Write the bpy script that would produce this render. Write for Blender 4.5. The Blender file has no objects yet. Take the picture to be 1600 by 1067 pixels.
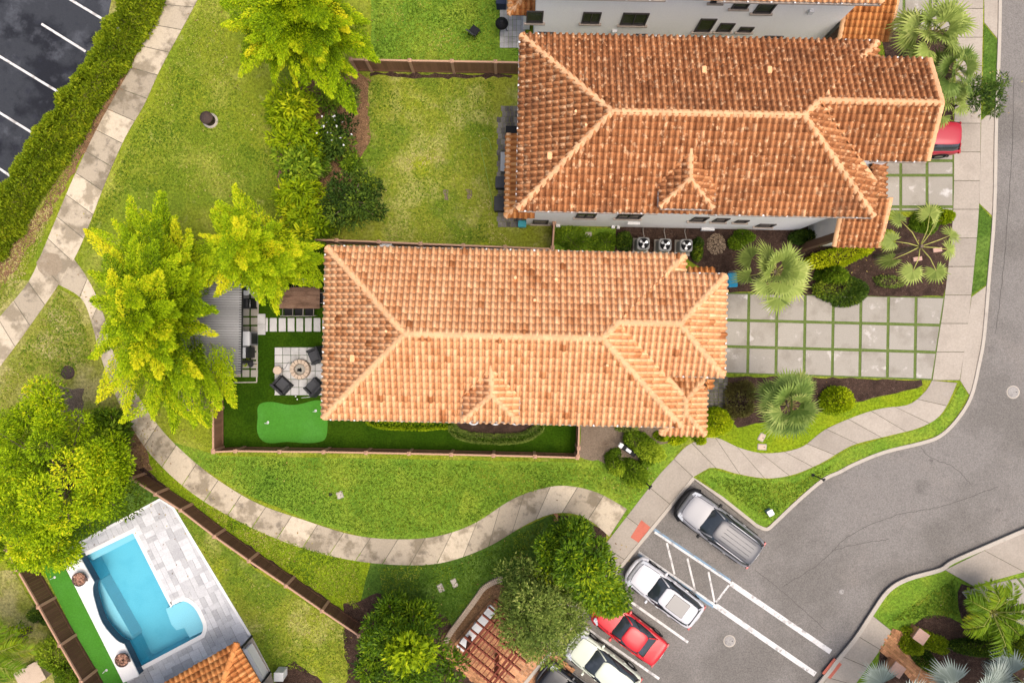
import bpy, bmesh, math, random
import numpy as np
from mathutils import Vector, Matrix
R = math.radians
rnd = random.Random(7)
S0, H = 1056.0, 32.0          # focal length in photo pixels, camera height in metres
SC = bpy.context.scene
COL = SC.collection

# ---------------------------------------------------------------- camera, sky, sun, exposure
cam_d = bpy.data.cameras.new("camera"); cam = bpy.data.objects.new("camera", cam_d); COL.objects.link(cam)
cam.location = (0, 0, H); cam.rotation_euler = (0, 0, 0)
cam_d.sensor_fit = 'HORIZONTAL'; cam_d.sensor_width = 36; cam_d.lens = 36*S0/1600; cam_d.clip_end = 2000
SC.camera = cam
SUN_EL, SUN_AZ = 73, 118       # elevation, and azimuth clockwise from the top of the picture (+Y)
w = bpy.data.worlds.new("World"); SC.world = w; w.use_nodes = True
nt = w.node_tree; nt.nodes.clear()
sky = nt.nodes.new('ShaderNodeTexSky'); sky.sky_type = 'NISHITA'; sky.sun_disc = False
sky.sun_elevation = R(SUN_EL); sky.sun_rotation = R(SUN_AZ); sky.air_density = 0.7; sky.dust_density = 6.0; sky.ozone_density = 0.6
bg = nt.nodes.new('ShaderNodeBackground'); bg.inputs[1].default_value = 0.15
wo = nt.nodes.new('ShaderNodeOutputWorld')
nt.links.new(sky.outputs[0], bg.inputs[0]); nt.links.new(bg.outputs[0], wo.inputs[0])
sd = bpy.data.lights.new("sun", 'SUN'); sd.energy = 0.75; sd.angle = R(42); sd.color = (1.0, 0.94, 0.84)
sun = bpy.data.objects.new("sun", sd); COL.objects.link(sun)
_d = Vector((math.sin(R(SUN_AZ))*math.cos(R(SUN_EL)), math.cos(R(SUN_AZ))*math.cos(R(SUN_EL)), math.sin(R(SUN_EL))))
sun.rotation_euler = _d.to_track_quat('Z', 'Y').to_euler()
SC.view_settings.view_transform = 'Standard'; SC.view_settings.look = 'None'
SC.view_settings.exposure = 0.90; SC.view_settings.gamma = 1.0
SC.cycles.max_bounces = 6; SC.cycles.diffuse_bounces = 3; SC.cycles.transparent_max_bounces = 6
SC.cycles.use_denoising = True

# ---------------------------------------------------------------- helpers
def P(px, py, z=0.0):
    s = S0/(H-z)
    return ((px-800)/s, (533.5-py)/s, z)
def P2(px, py, z=0.0):
    return P(px, py, z)[:2]
def poly(pts, z=0.0):
    return [P2(a, b, z) for a, b in pts]
def tag(o, label=None, cat=None, group=None, kind=None):
    if label: o['label'] = label
    if cat: o['category'] = cat
    if group: o['group'] = group
    if kind: o['kind'] = kind
    return o
def empty(name, loc, label=None, cat=None, group=None, rz=0.0):
    o = bpy.data.objects.new(name, None); COL.objects.link(o)
    o.location = loc; o.rotation_euler = (0, 0, rz); o.empty_display_size = .2
    return tag(o, label, cat, group)
def kids(o): return [c for c in bpy.data.objects if c.parent is o]
def copy_tree(o, parent=None):
    c = o.copy(); COL.objects.link(c)
    if parent is not None: c.parent = parent
    for ch in list(o.children): copy_tree(ch, c)
    return c

class MB:
    """collects geometry for ONE mesh; per-face float 'var' drives material variation"""
    def __init__(s): s.v = []; s.f = []; s.c = []; s.m = []; s.s = []
    def add(s, vs, fs, c=.5, m=0, smooth=False):
        b = len(s.v); s.v.extend(vs)
        for f in fs:
            s.f.append([b+i for i in f]); s.c.append(c); s.m.append(m); s.s.append(smooth)
        return s
    def box(s, c, d, rz=0.0, v=.5, m=0, tilt=None):
        x, y, z = d[0]/2, d[1]/2, d[2]/2
        co = [(-x,-y,-z),(x,-y,-z),(x,y,-z),(-x,y,-z),(-x,-y,z),(x,-y,z),(x,y,z),(-x,y,z)]
        M_ = Matrix.Rotation(rz, 3, 'Z')
        if tilt is not None: M_ = M_ @ tilt
        co = [tuple(M_ @ Vector(p) + Vector(c)) for p in co]
        return s.add(co, [(0,3,2,1),(4,5,6,7),(0,1,5,4),(1,2,6,5),(2,3,7,6),(3,0,4,7)], v, m)
    def rbox(s, c, d, r, rz=0.0, v=.5, m=0, n=3, top=None):
        """box with rounded vertical edges and a small top chamfer"""
        x, y = d[0]/2-r, d[1]/2-r; ch = r*.35 if top is None else top
        ring = []
        for (sx, sy, a0) in ((1,1,0),(-1,1,90),(-1,-1,180),(1,-1,270)):
            for k in range(n+1):
                a = R(a0+90*k/n); ring.append((sx*x, sy*y, math.cos(a), math.sin(a)))
        z0, z1 = c[2]-d[2]/2, c[2]+d[2]/2
        ca, sa = math.cos(rz), math.sin(rz); vs = []
        for (rr, z) in ((r, z0), (r, z1-ch), (r-ch, z1)):
            for (px, py, ax, ay) in ring:
                X, Y = px+ax*rr, py+ay*rr
                vs.append((c[0]+X*ca-Y*sa, c[1]+X*sa+Y*ca, z))
        N = len(ring); fs = [tuple(range(N-1,-1,-1)), tuple(range(2*N, 3*N))]
        for L in range(2):
            for k in range(N): fs.append((L*N+k, L*N+(k+1)%N, (L+1)*N+(k+1)%N, (L+1)*N+k))
        return s.add(vs, fs, v, m)
    def prism(s, pts, z0, z1, v=.5, m=0, bottom=True):
        n = len(pts)
        a = sum(pts[i][0]*pts[(i+1)%n][1]-pts[(i+1)%n][0]*pts[i][1] for i in range(n))
        if a < 0: pts = pts[::-1]
        vs = [(x, y, z0) for x, y in pts]+[(x, y, z1) for x, y in pts]
        fs = [tuple(range(n, 2*n))]+[(i, (i+1)%n, n+(i+1)%n, n+i) for i in range(n)]
        if bottom: fs.append(tuple(range(n-1, -1, -1)))
        return s.add(vs, fs, v, m)
    def sheet(s, pts, z, v=.5, m=0):
        n = len(pts)
        a = sum(pts[i][0]*pts[(i+1)%n][1]-pts[(i+1)%n][0]*pts[i][1] for i in range(n))
        if a < 0: pts = pts[::-1]
        return s.add([(x, y, z) for x, y in pts], [tuple(range(n))], v, m)
    def lathe(s, c, prof, n=20, v=.5, m=0, smooth=True, cap=True, sx=1.0, sy=1.0):
        vs = []; fs = []
        for (r, z) in prof:
            for k in range(n):
                a = 2*math.pi*k/n; vs.append((c[0]+r*math.cos(a)*sx, c[1]+r*math.sin(a)*sy, c[2]+z))
        for L in range(len(prof)-1):
            for k in range(n): fs.append((L*n+k, L*n+(k+1)%n, (L+1)*n+(k+1)%n, (L+1)*n+k))
        s.add(vs, fs, v, m, smooth)
        if cap:
            b = len(vs)-n
            s.add([vs[b+k] for k in range(n)], [tuple(range(n))], v, m)
            s.add([vs[k] for k in range(n)], [tuple(range(n-1,-1,-1))], v, m)
        return s
    def tube(s, path, r, n=8, v=.5, m=0, smooth=True, r2=None):
        P_ = [Vector(p) for p in path]; vs = []; L = len(P_)
        for i, p in enumerate(P_):
            t = (P_[min(i+1, L-1)]-P_[max(i-1, 0)]).normalized()
            up = Vector((0, 0, 1)) if abs(t.z) < .9 else Vector((1, 0, 0))
            a = t.cross(up).normalized(); b = a.cross(t).normalized()
            rr = r if r2 is None else r+(r2-r)*i/(L-1)
            for k in range(n):
                q = p+a*(rr*math.cos(2*math.pi*k/n))+b*(rr*math.sin(2*math.pi*k/n)); vs.append(tuple(q))
        fs = []
        for i in range(L-1):
            for k in range(n): fs.append((i*n+k, (i+1)*n+k, (i+1)*n+(k+1)%n, i*n+(k+1)%n))
        fs2 = [tuple(range(n)), tuple((L-1)*n+k for k in range(n-1, -1, -1))]
        return s._tube_end(vs, fs, fs2, v, m, smooth)
    def _tube_end(s, vs, fs, fs2, v, m, smooth):
        b = len(s.v); s.v.extend(vs)
        for f in fs: s.f.append([b+i for i in f]); s.c.append(v); s.m.append(m); s.s.append(smooth)
        for f in fs2: s.f.append([b+i for i in f]); s.c.append(v); s.m.append(m); s.s.append(False)
        return s
    def build(s, name, mats, parent=None, loc=None, smooth_all=False):
        me = bpy.data.meshes.new(name); me.from_pydata(s.v, [], s.f)
        at = me.attributes.new('var', 'FLOAT', 'FACE'); at.data.foreach_set('value', s.c)
        if not isinstance(mats, (list, tuple)): mats = [mats]
        for q in mats: me.materials.append(q)
        me.polygons.foreach_set('material_index', s.m)
        me.polygons.foreach_set('use_smooth', [True]*len(s.f) if smooth_all else s.s)
        me.update()
        o = bpy.data.objects.new(name, me); COL.objects.link(o)
        if parent is not None: o.parent = parent
        if loc is not None: o.location = loc
        return o

def bevel(o, wd=.01, seg=2, ang=40):
    b = o.modifiers.new('bevel', 'BEVEL'); b.width = wd; b.segments = seg; b.limit_method = 'ANGLE'; b.angle_limit = R(ang); return o

# ---------------------------------------------------------------- materials
def mk(name, base, layers=(), fine=None, varmul=None, varramp=None, rough=.9, metal=0.0, spec=.10, bump=None, transl=None, coat=0.0, mapz=None, local=False, emis=None, alpha=None, trans=0.0, coat_rough=.05, rot=0.0):
    """layers: (colour, scale, lo, hi, amount[, detail, stretch]) mixed in one after another by noise"""
    m = bpy.data.materials.new(name); m.use_nodes = True
    t = m.node_tree; N = t.nodes; L = t.links; N.clear()
    out = N.new('ShaderNodeOutputMaterial'); b = N.new('ShaderNodeBsdfPrincipled'); L.new(b.outputs[0], out.inputs[0])
    if local:
        pos = N.new('ShaderNodeTexCoord').outputs['Object']
    else:
        pos = N.new('ShaderNodeNewGeometry').outputs['Position']
    if rot:
        mp = N.new('ShaderNodeMapping'); mp.inputs['Rotation'].default_value = (0, 0, rot); L.new(pos, mp.inputs[0]); pos = mp.outputs[0]
    c = N.new('ShaderNodeRGB'); c.outputs[0].default_value = (*base, 1); cur = c.outputs[0]
    attr = None
    if varmul or varramp:
        attr = N.new('ShaderNodeAttribute'); attr.attribute_name = 'var'
    if varramp:
        r_ = N.new('ShaderNodeValToRGB'); el = r_.color_ramp.elements
        while len(el) > 1: el.remove(el[-1])
        el[0].position = varramp[0][0]; el[0].color = (*varramp[0][1], 1)
        for p_, cc in varramp[1:]:
            e = el.new(p_); e.color = (*cc, 1)
        L.new(attr.outputs['Fac'], r_.inputs[0]); cur = r_.outputs[0]
    for i, ly in enumerate(layers):
        col, sc, lo, hi, am = ly[:5]; det = ly[5] if len(ly) > 5 else 5; st = ly[6] if len(ly) > 6 else None
        mp = N.new('ShaderNodeMapping'); mp.inputs['Location'].default_value = (13.7*i+3, 7.1*i, 2.3*i)
        if st: mp.inputs['Scale'].default_value = st
        L.new(pos, mp.inputs[0])
        n = N.new('ShaderNodeTexNoise'); n.inputs['Scale'].default_value = sc; n.inputs['Detail'].default_value = det; n.inputs['Roughness'].default_value = .6
        L.new(mp.outputs[0], n.inputs[0])
        mr = N.new('ShaderNodeMapRange'); mr.interpolation_type = 'SMOOTHSTEP'
        mr.inputs[1].default_value = lo; mr.inputs[2].default_value = hi; mr.inputs[3].default_value = 0; mr.inputs[4].default_value = am
        L.new(n.outputs[0], mr.inputs[0])
        mx = N.new('ShaderNodeMix'); mx.data_type = 'RGBA'
        L.new(mr.outputs[0], mx.inputs[0]); L.new(cur, mx.inputs[6]); mx.inputs[7].default_value = (*col, 1); cur = mx.outputs[2]
    if fine:
        n = N.new('ShaderNodeTexNoise'); n.inputs['Scale'].default_value = fine[0]; n.inputs['Detail'].default_value = 4; n.inputs['Roughness'].default_value = .7
        L.new(pos, n.inputs[0])
        mr = N.new('ShaderNodeMapRange'); mr.inputs[1].default_value = .35; mr.inputs[2].default_value = .65; mr.inputs[3].default_value = 1-fine[1]; mr.inputs[4].default_value = 1+fine[1]
        L.new(n.outputs[0], mr.inputs[0])
        mx = N.new('ShaderNodeVectorMath'); mx.operation = 'SCALE'; L.new(cur, mx.inputs[0]); L.new(mr.outputs[0], mx.inputs['Scale']); cur = mx.outputs[0]
    if varmul:
        mr = N.new('ShaderNodeMapRange'); mr.inputs[3].default_value = varmul[0]; mr.inputs[4].default_value = varmul[1]
        L.new(attr.outputs['Fac'], mr.inputs[0])
        mx = N.new('ShaderNodeVectorMath'); mx.operation = 'SCALE'; L.new(cur, mx.inputs[0]); L.new(mr.outputs[0], mx.inputs['Scale']); cur = mx.outputs[0]
    L.new(cur, b.inputs['Base Color'])
    b.inputs['Roughness'].default_value = rough; b.inputs['Metallic'].default_value = metal
    b.inputs['Specular IOR Level'].default_value = spec
    b.inputs['Coat Weight'].default_value = coat; b.inputs['Coat Roughness'].default_value = coat_rough
    if trans: b.inputs['Transmission Weight'].default_value = trans
    if emis: b.inputs['Emission Color'].default_value = (*emis[0], 1); b.inputs['Emission Strength'].default_value = emis[1]
    if bump:
        n = N.new('ShaderNodeTexNoise'); n.inputs['Scale'].default_value = bump[0]; n.inputs['Detail'].default_value = 4
        L.new(pos, n.inputs[0])
        bp = N.new('ShaderNodeBump'); bp.inputs['Strength'].default_value = bump[1]; bp.inputs['Distance'].default_value = bump[2]
        L.new(n.outputs[0], bp.inputs['Height']); L.new(bp.outputs[0], b.inputs['Normal'])
    if transl:
        tr = N.new('ShaderNodeBsdfTranslucent'); L.new(cur, tr.inputs[0])
        ms = N.new('ShaderNodeMixShader'); ms.inputs[0].default_value = transl
        L.new(b.outputs[0], ms.inputs[1]); L.new(tr.outputs[0], ms.inputs[2]); L.new(ms.outputs[0], out.inputs[0])
    return m

M = {}
GB = (16, 1.0, .06)   # grass bump
GF = (8, .36)         # grass mottling
M['lawn'] = mk('lawn_grass', (0.184,0.217,0.014), [((0.106,0.167,0.012),.22,.42,.62,.75), ((0.267,0.279,0.044),.55,.48,.70,.8), ((0.345,0.329,0.106),1.7,.58,.76,.55), ((0.094,0.155,0.010),5,.5,.75,.5), ((0.289,0.304,0.051),9,.55,.8,.5)], fine=GF, bump=GB)
M['lawn_fresh'] = mk('fresh_lawn', (0.120,0.205,0.017), [((0.193,0.254,0.024),.5,.45,.7,.9), ((0.068,0.149,0.012),.9,.5,.7,.7), ((0.229,0.273,0.044),3,.58,.8,.6)], fine=GF, bump=GB)
M['lawn_bright'] = mk('bright_lawn', (0.148,0.217,0.007), [((0.203,0.254,0.008),.6,.45,.7,.8), ((0.093,0.167,0.008),1.6,.5,.75,.7)], fine=GF, bump=GB)
M['lawn_sod'] = mk('dark_sod', (0.059,0.114,0.013), [((0.110,0.180,0.028),.7,.45,.68,.85), ((0.032,0.077,0.010),1.3,.5,.75,.7)], fine=GF, bump=GB)
M['lawn_dry'] = mk('dry_lawn', (0.197,0.205,0.032), [((0.335,0.291,0.119),.5,.45,.65,.8), ((0.133,0.180,0.019),.9,.5,.7,.7), ((0.278,0.205,0.099),2.2,.58,.78,.6)], fine=GF, bump=GB)
M['lawn_yard'] = mk('yard_lawn', (0.192,0.217,0.022), [((0.098,0.155,0.013),.28,.45,.6,.9), ((0.289,0.285,0.078),.7,.48,.68,.8), ((0.231,0.267,0.008),.4,.56,.72,.8), ((0.335,0.291,0.140),2.6,.60,.80,.6)], fine=GF, bump=GB)
M['turf'] = mk('artificial_turf', (.020,.050,.002), [((.032,.068,.003),.6,.4,.7,.8), ((.012,.034,.002),2,.5,.7,.5)], fine=(12,.3), bump=(30,.6,.03), spec=.03)
M['putting'] = mk('putting_turf', (.05,.185,.018), [((.062,.21,.03),.8,.4,.7,.7)], fine=(14,.12), bump=(60,.3,.01))
M['mulch'] = mk('mulch', (.060,.036,.026), [((.13,.085,.065),6,.5,.75,.7), ((.025,.015,.012),2,.45,.7,.7), ((.20,.14,.11),14,.62,.8,.6)], fine=(30,.5), bump=(26,1,.08))
M['soil'] = mk('bare_soil', (.17,.13,.095), [((.10,.072,.05),1,.45,.7,.8), ((.24,.19,.14),4,.55,.8,.6)], fine=(30,.35), bump=(24,.8,.05))
M['leaflitter'] = mk('leaf_litter', (.20,.115,.06), [((.09,.055,.03),3,.45,.7,.8), ((.32,.20,.11),8,.55,.8,.7)], fine=(26,.5), bump=(22,1,.06))
M['concrete'] = mk('pavement_concrete', (.325,.285,.235), [((.26,.225,.185),.8,.42,.7,.6), ((.37,.33,.285),2.5,.55,.8,.5)], fine=(12,.09), varmul=(.88,1.1), bump=(40,.25,.01))
M['concrete_old'] = mk('stained_concrete', (.455,.385,.285), [((.185,.150,.10),.9,.47,.60,.75,6), ((.13,.11,.085),2.2,.56,.70,.6,6), ((.30,.26,.21),7,.5,.75,.4)], fine=(30,.12), varmul=(.66,1.16), bump=(40,.35,.01))
M['kerb'] = mk('kerb_concrete', (.38,.34,.285), [((.26,.23,.20),1.4,.52,.75,.6)], fine=(30,.1), bump=(40,.3,.01))
M['road'] = mk('road_asphalt', (.175,.162,.147), [((.122,.112,.099),.16,.45,.62,.7), ((.195,.175,.155),.5,.52,.75,.6), ((.105,.096,.086),1.2,.60,.8,.5), ((.085,.078,.07),.35,.62,.74,.45,7), ((.075,.068,.06),1.7,.66,.76,.6,6), ((.20,.185,.165),3.1,.68,.8,.5,6)], fine=(20,.26), bump=(60,.5,.015))
M['lot'] = mk('dark_asphalt', (.034,.037,.043), [((.012,.013,.017),.35,.46,.56,.85,6), ((.078,.083,.095),.7,.53,.68,.7,6), ((.02,.021,.03),2.2,.55,.7,.6)], fine=(40,.3), rough=.75, bump=(50,.5,.012))
M['paint'] = mk('line_paint', (.56,.545,.52), [((.22,.205,.19),3,.50,.66,.75,8), ((.17,.16,.145),9,.58,.68,.7,6)], fine=(40,.1))
M['paint_blue'] = mk('blue_paint', (.17,.26,.34), [((.17,.165,.155),3,.48,.64,.8,8)], fine=(40,.1))
M['joint'] = mk('slab_joint', (.13,.115,.085), [((.07,.08,.03),3,.5,.7,.7)], fine=(10,.3))
M['tactile'] = mk('tactile_red', (.42,.125,.085), [((.32,.085,.06),3,.5,.75,.6)], fine=(40,.12))
M['paver'] = mk('grey_paver', (.42,.41,.395), [((.30,.29,.28),1.2,.46,.68,.6)], fine=(30,.1), varmul=(.72,1.15), bump=(40,.3,.01))
M['paver_old'] = mk('weathered_paver', (.16,.145,.125), [((.08,.07,.062),1.5,.45,.65,.7), ((.30,.28,.25),4,.6,.75,.6)], fine=(26,.25), varmul=(.6,1.3), bump=(40,.5,.01))
M['drive'] = mk('driveway_concrete', (.285,.262,.222), [((.205,.182,.148),.8,.47,.66,.7), ((.43,.40,.36),1.3,.60,.70,.8), ((.52,.50,.47),.35,.66,.72,.8)], fine=(30,.1), varmul=(.93,1.07), bump=(40,.3,.01))
M['strip'] = mk('grass_strip', (.10,.14,.035), [((.15,.18,.06),2,.5,.75,.7)], fine=(40,.3), bump=GB)
M['brick'] = mk('brick_paver', (.43,.215,.105), [((.27,.13,.06),1.4,.45,.7,.7), ((.50,.33,.20),3,.55,.8,.5)], fine=(30,.15), varmul=(.7,1.25), bump=(40,.4,.01))
M['stucco'] = mk('white_stucco', (.90,.875,.84), [((.78,.755,.72),.6,.52,.78,.5,4,(1,1,.3))], fine=(24,.05), bump=(50,.3,.01))
M['trim'] = mk('white_trim', (.66,.65,.63), fine=(20,.05), rough=.7)
M['fascia'] = mk('brown_fascia', (.12,.07,.045), fine=(20,.15), rough=.6)
M['gutter'] = mk('gutter_metal', (.36,.30,.25), fine=(20,.1), rough=.5)
M['glass'] = mk('window_glass', (.018,.020,.024), [((.05,.055,.06),1.2,.5,.7,.6)], rough=.12, spec=.5)
M['frame'] = mk('window_frame', (.06,.052,.048), rough=.5)
def tiles(name, ramp, layers, fine):
    return mk(name, (0.4,.2,.08), layers, fine=fine, varramp=ramp, rough=.85, bump=(45,.35,.01), local=False)
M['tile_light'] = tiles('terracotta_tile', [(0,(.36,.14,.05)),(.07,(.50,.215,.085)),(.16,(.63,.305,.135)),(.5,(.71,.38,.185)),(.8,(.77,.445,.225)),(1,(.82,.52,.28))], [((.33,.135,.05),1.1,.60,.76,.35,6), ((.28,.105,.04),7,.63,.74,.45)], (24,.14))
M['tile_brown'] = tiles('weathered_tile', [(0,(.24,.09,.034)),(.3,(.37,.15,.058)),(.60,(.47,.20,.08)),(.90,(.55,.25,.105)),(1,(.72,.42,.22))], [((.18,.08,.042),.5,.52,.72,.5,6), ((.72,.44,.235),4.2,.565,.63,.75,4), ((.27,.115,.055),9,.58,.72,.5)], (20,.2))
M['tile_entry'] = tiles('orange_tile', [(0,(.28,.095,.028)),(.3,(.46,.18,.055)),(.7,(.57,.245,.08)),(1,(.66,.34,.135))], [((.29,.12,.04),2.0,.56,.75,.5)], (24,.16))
M['cap'] = mk('ridge_tile', (.59,.345,.18), [((.50,.26,.115),3,.52,.75,.6), ((.68,.43,.25),6,.58,.8,.4)], fine=(24,.12), varmul=(.88,1.1), rough=.85, bump=(40,.4,.01))
M['fence'] = mk('tan_vinyl', (.215,.115,.07), [((.15,.08,.048),1.0,.5,.75,.5)], fine=(18,.08), rough=.65, varmul=(.85,1.12))
M['fence_cap'] = mk('tan_post', (.40,.24,.16), fine=(18,.08), rough=.6)
M['fence_dark'] = mk('brown_fence', (.125,.066,.042), [((.085,.045,.03),1.0,.5,.75,.5)], fine=(18,.1), rough=.65, varmul=(.85,1.15))
M['black'] = mk('black_plastic', (.012,.012,.013), fine=(20,.2), rough=.45)
M['dark'] = mk('dark_metal', (.035,.035,.037), rough=.45, metal=.3)
M['steel'] = mk('steel', (.45,.45,.45), rough=.3, metal=.8)
M['white'] = mk('white_paint', (.62,.62,.61), fine=(20,.05), rough=.5)
M['grey'] = mk('grey_plastic', (.20,.20,.205), fine=(20,.1), rough=.6)
# ---------------------------------------------------------------- the ground, roads and paths
def struct(name, mb, mat):
    return tag(mb.build(name, mat), kind='structure')
def smooth(pts, n=6, closed=False):
    """Catmull-Rom through the points"""
    out = []; N_ = len(pts)
    rng = range(N_) if closed else range(N_-1)
    for i in rng:
        g = lambda k: Vector(pts[k % N_]) if closed else Vector(pts[max(0, min(N_-1, k))])
        p0, p1, p2, p3 = g(i-1), g(i), g(i+1), g(i+2)
        for k in range(n):
            t = k/n
            q = .5*((2*p1)+(-p0+p2)*t+(2*p0-5*p1+4*p2-p3)*t*t+(-p0+3*p1-3*p2+p3)*t**3); out.append((q.x, q.y))
    if not closed: out.append(tuple(pts[-1]))
    return out
def rough_edge(pts, step=.35, amp=.06, seed=1):
    rr = random.Random(seed); out = []; n = len(pts)
    for i in range(n):
        a, b = Vector(pts[i]), Vector(pts[(i+1) % n]); L_ = (b-a).length; k = max(1, min(80, int(L_/step)))
        for j in range(k):
            q = a+(b-a)*(j/k); out.append((q.x+rr.uniform(-amp, amp), q.y+rr.uniform(-amp, amp)))
    return out
def lift(z, seq): return [P2(a, b, z) for a, b in seq]

POOL = poly([(128,871),(208.6,832),(267.6,948.5)]+smooth([(270,945),(287.8,938),(304,948),(315,968),(318,980),(315,990)],3)+[(290.6,1003),(218.7,1041),(214,1039),(198.6,1006)]+smooth([(198.6,1006),(184,997),(161,971),(149,933),(147,915),(148,909.6)],4))
from mathutils.geometry import tessellate_polygon
struct('ground', MB().sheet([(-400,-400),(400,-400),(400,400),(-400,400)], -1.7), M['lawn'])
struct('road', MB().sheet([(-5,-80),(120,-80),(120,120),(-5,120)], -.13), M['road'])
EDGE1 = [(1565,0),(1563.5,75),(1559,187),(1556,330),(1547,442),(1540,525),(1532,570),(1519,622),(1495,660),(1469,684),(1439,695),(1382,709),(1337,727),(1312,740),(1287,752),(1250,783),(1213,818),(1203,827),(1194,829),(1180,823),(1126,780),(1085,749),(967,893),(828,1062)]
E1 = smooth(poly(EDGE1[:20]), 4)[:-1]+poly(EDGE1[19:])
land1 = [P2(-3000,-3000), P2(1566,-3000)]+E1+[P2(700,1218), P2(560,3800), P2(-3000,3800)]
hole = POOL
tri = tessellate_polygon([[Vector((x, y, 0)) for x, y in land1], [Vector((x, y, 0)) for x, y in hole]])
allp = land1+hole; mb = MB(); nl_ = len(land1)
fs_ = []
for t_ in tri:
    a_, b_, c_ = (Vector(allp[k]) for k in t_)
    fs_.append(tuple(t_) if (b_-a_).cross(c_-a_) > 0 else tuple(t_)[::-1])
mb.add([(x, y, 0) for x, y in allp]+[(x, y, -1.65) for x, y in land1], fs_+[(i, (i+1) % nl_, len(allp)+(i+1) % nl_, len(allp)+i) for i in range(nl_)])
struct('lawn', mb, M['lawn'])
EDGE2 = [(1800,745),(1600,832),(1540,858),(1490,880),(1470,893),(1420,907),(1390,925),(1365,960),(1340,998),(1310,1035),(1285,1067),(1150,1230)]
E2 = smooth(poly(EDGE2), 4)
struct('lawn', MB().prism([P2(4600,-400)]+E2+[P2(1150,3800), P2(4600,3800)], -.15, 0), M['lawn_fresh'])
def ribbon(pts, w0, w1, z, mb, v=.5):
    """strip along an open polyline between offsets w0 and w1 (positive is to the left of travel)"""
    n = len(pts); A = []; B = []
    for i in range(n):
        a, b = Vector(pts[max(0, i-1)]), Vector(pts[min(n-1, i+1)]); t = (b-a).normalized(); nn = Vector((-t.y, t.x))
        p = Vector(pts[i]); A.append(p+nn*w0); B.append(p+nn*w1)
    for i in range(n-1):
        mb.add([(*A[i], z), (*A[i+1], z), (*B[i+1], z), (*B[i], z)], [(0,1,2,3) if w1 > w0 else (3,2,1,0)], v)
    return mb
def kerb(line, mb, w0=0.0, wd=.17, top=.012):
    """kerb stone along the outer edge: flat top and the face down to the road"""
    n = len(line); pr = [(-.02, -.15), (0.0, top-.02), (.02, top), (wd, top), (wd, -.02)]
    rings = []
    for i in range(n):
        a, b = Vector(line[max(0, i-1)]), Vector(line[min(n-1, i+1)]); t = (b-a).normalized(); nn = Vector((t.y, -t.x))
        p = Vector(line[i]); rings.append([(*(p+nn*o), z) for o, z in pr])
    for i in range(n-1):
        for k in range(4):
            mb.add([rings[i][k], rings[i+1][k], rings[i+1][k+1], rings[i][k+1]], [(0,1,2,3)], .5)
    return mb
kb = MB(); kerb([P2(1566,-600)]+E1+[P2(700,1218)], kb, top=.05); struct('kerb', kb, M['kerb'])
kb = MB(); kerb(E2, kb, top=.05, wd=.2); struct('kerb', kb, M['kerb'])

def slabs(A, B, n, z0, z1, mb, gap=.034, seed=0, lo=0.0, hi=1.0):
    """n paving slabs between two edge lines (world xy), with open joints"""
    rr = random.Random(seed)
    def samp(line, t):
        Ls = [0]
        for i in range(len(line)-1): Ls.append(Ls[-1]+(Vector(line[i+1])-Vector(line[i])).length)
        d = t*Ls[-1]
        for i in range(len(line)-1):
            if d <= Ls[i+1]+1e-9:
                return Vector(line[i]).lerp(Vector(line[i+1]), (d-Ls[i])/max(1e-9, Ls[i+1]-Ls[i]))
        return Vector(line[-1])
    L_ = sum((Vector(A[i+1])-Vector(A[i])).length for i in range(len(A)-1)); g = gap/max(L_, .1)/2
    for k in range(n):
        t0, t1 = k/n+g, (k+1)/n-g; q = 4
        a = [samp(A, t0+(t1-t0)*i/q) for i in range(q+1)]; b = [samp(B, t0+(t1-t0)*i/q) for i in range(q+1)]
        mb.prism([tuple(p) for p in a]+[tuple(p) for p in b[::-1]], z0, z1, rr.uniform(lo, hi))
        a = [samp(A, k/n+i/(4*n)).lerp(samp(B, k/n+i/(4*n)), .012) for i in range(5)]; b = [samp(B, k/n+i/(4*n)).lerp(samp(A, k/n+i/(4*n)), .012) for i in range(5)]
        mb.sheet([tuple(p) for p in a]+[tuple(p) for p in b[::-1]], z1-.009, .5, 1)
    return mb
# dark car park beyond the hedge
lotp = poly([(-3000,-3000),(240,-3000),(240,-60),(215,0),(150,110),(80,200),(-10,330),(-900,1500),(-3000,1500)])
struct('car_park', MB().sheet(lotp, .006), M['lot'])
mb = MB()
for (a, b, c_, d) in [(65,38,134,81),(-6,85,96,147),(-6,173,62,215),(-6,260,20,278),(10,-60,190,48)]:
    A_, B_ = Vector(P2(a,b)), Vector(P2(c_,d)); t = (B_-A_).normalized(); nn = Vector((-t.y, t.x))*.055
    mb.sheet([tuple(A_+nn), tuple(A_-nn), tuple(B_-nn), tuple(B_+nn)], .012)
struct('road_marking', mb, M['paint'])
# lawns of other kinds
_pn = [0]
def patch(name, pts, z, mat, amp=.05, seed=1, step=.3):
    _pn[0] += 1; z = z+_pn[0]*.0002
    return struct(name, MB().sheet(rough_edge(poly(pts), step, amp, seed), z), mat)
patch('lawn', [(-40,620),(-40,400),(60,330),(150,190),(215,70),(262,0),(285,-60),(185,-60),(150,120),(60,240),(-60,400)][2:]+[(-60,640)], .006, M['lawn_dry'], .08, 3)
patch('lawn', [(580,-80),(812,-80),(812,98),(580,96)], .007, M['lawn_fresh'], .03, 5)
patch('lawn', [(565,112),(815,118),(815,160),(866,390),(500,382),(500,330),(560,200)], .007, M['lawn_yard'], .04, 6)
patch('lawn', [(270,690),(345,712),(903,722),(1000,700),(1068,688),(1040,740),(960,838),(900,770),(820,785),(740,830),(660,850),(590,845),(480,812),(380,770),(300,720)], .006, M['lawn_fresh'], .02, 7)
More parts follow.
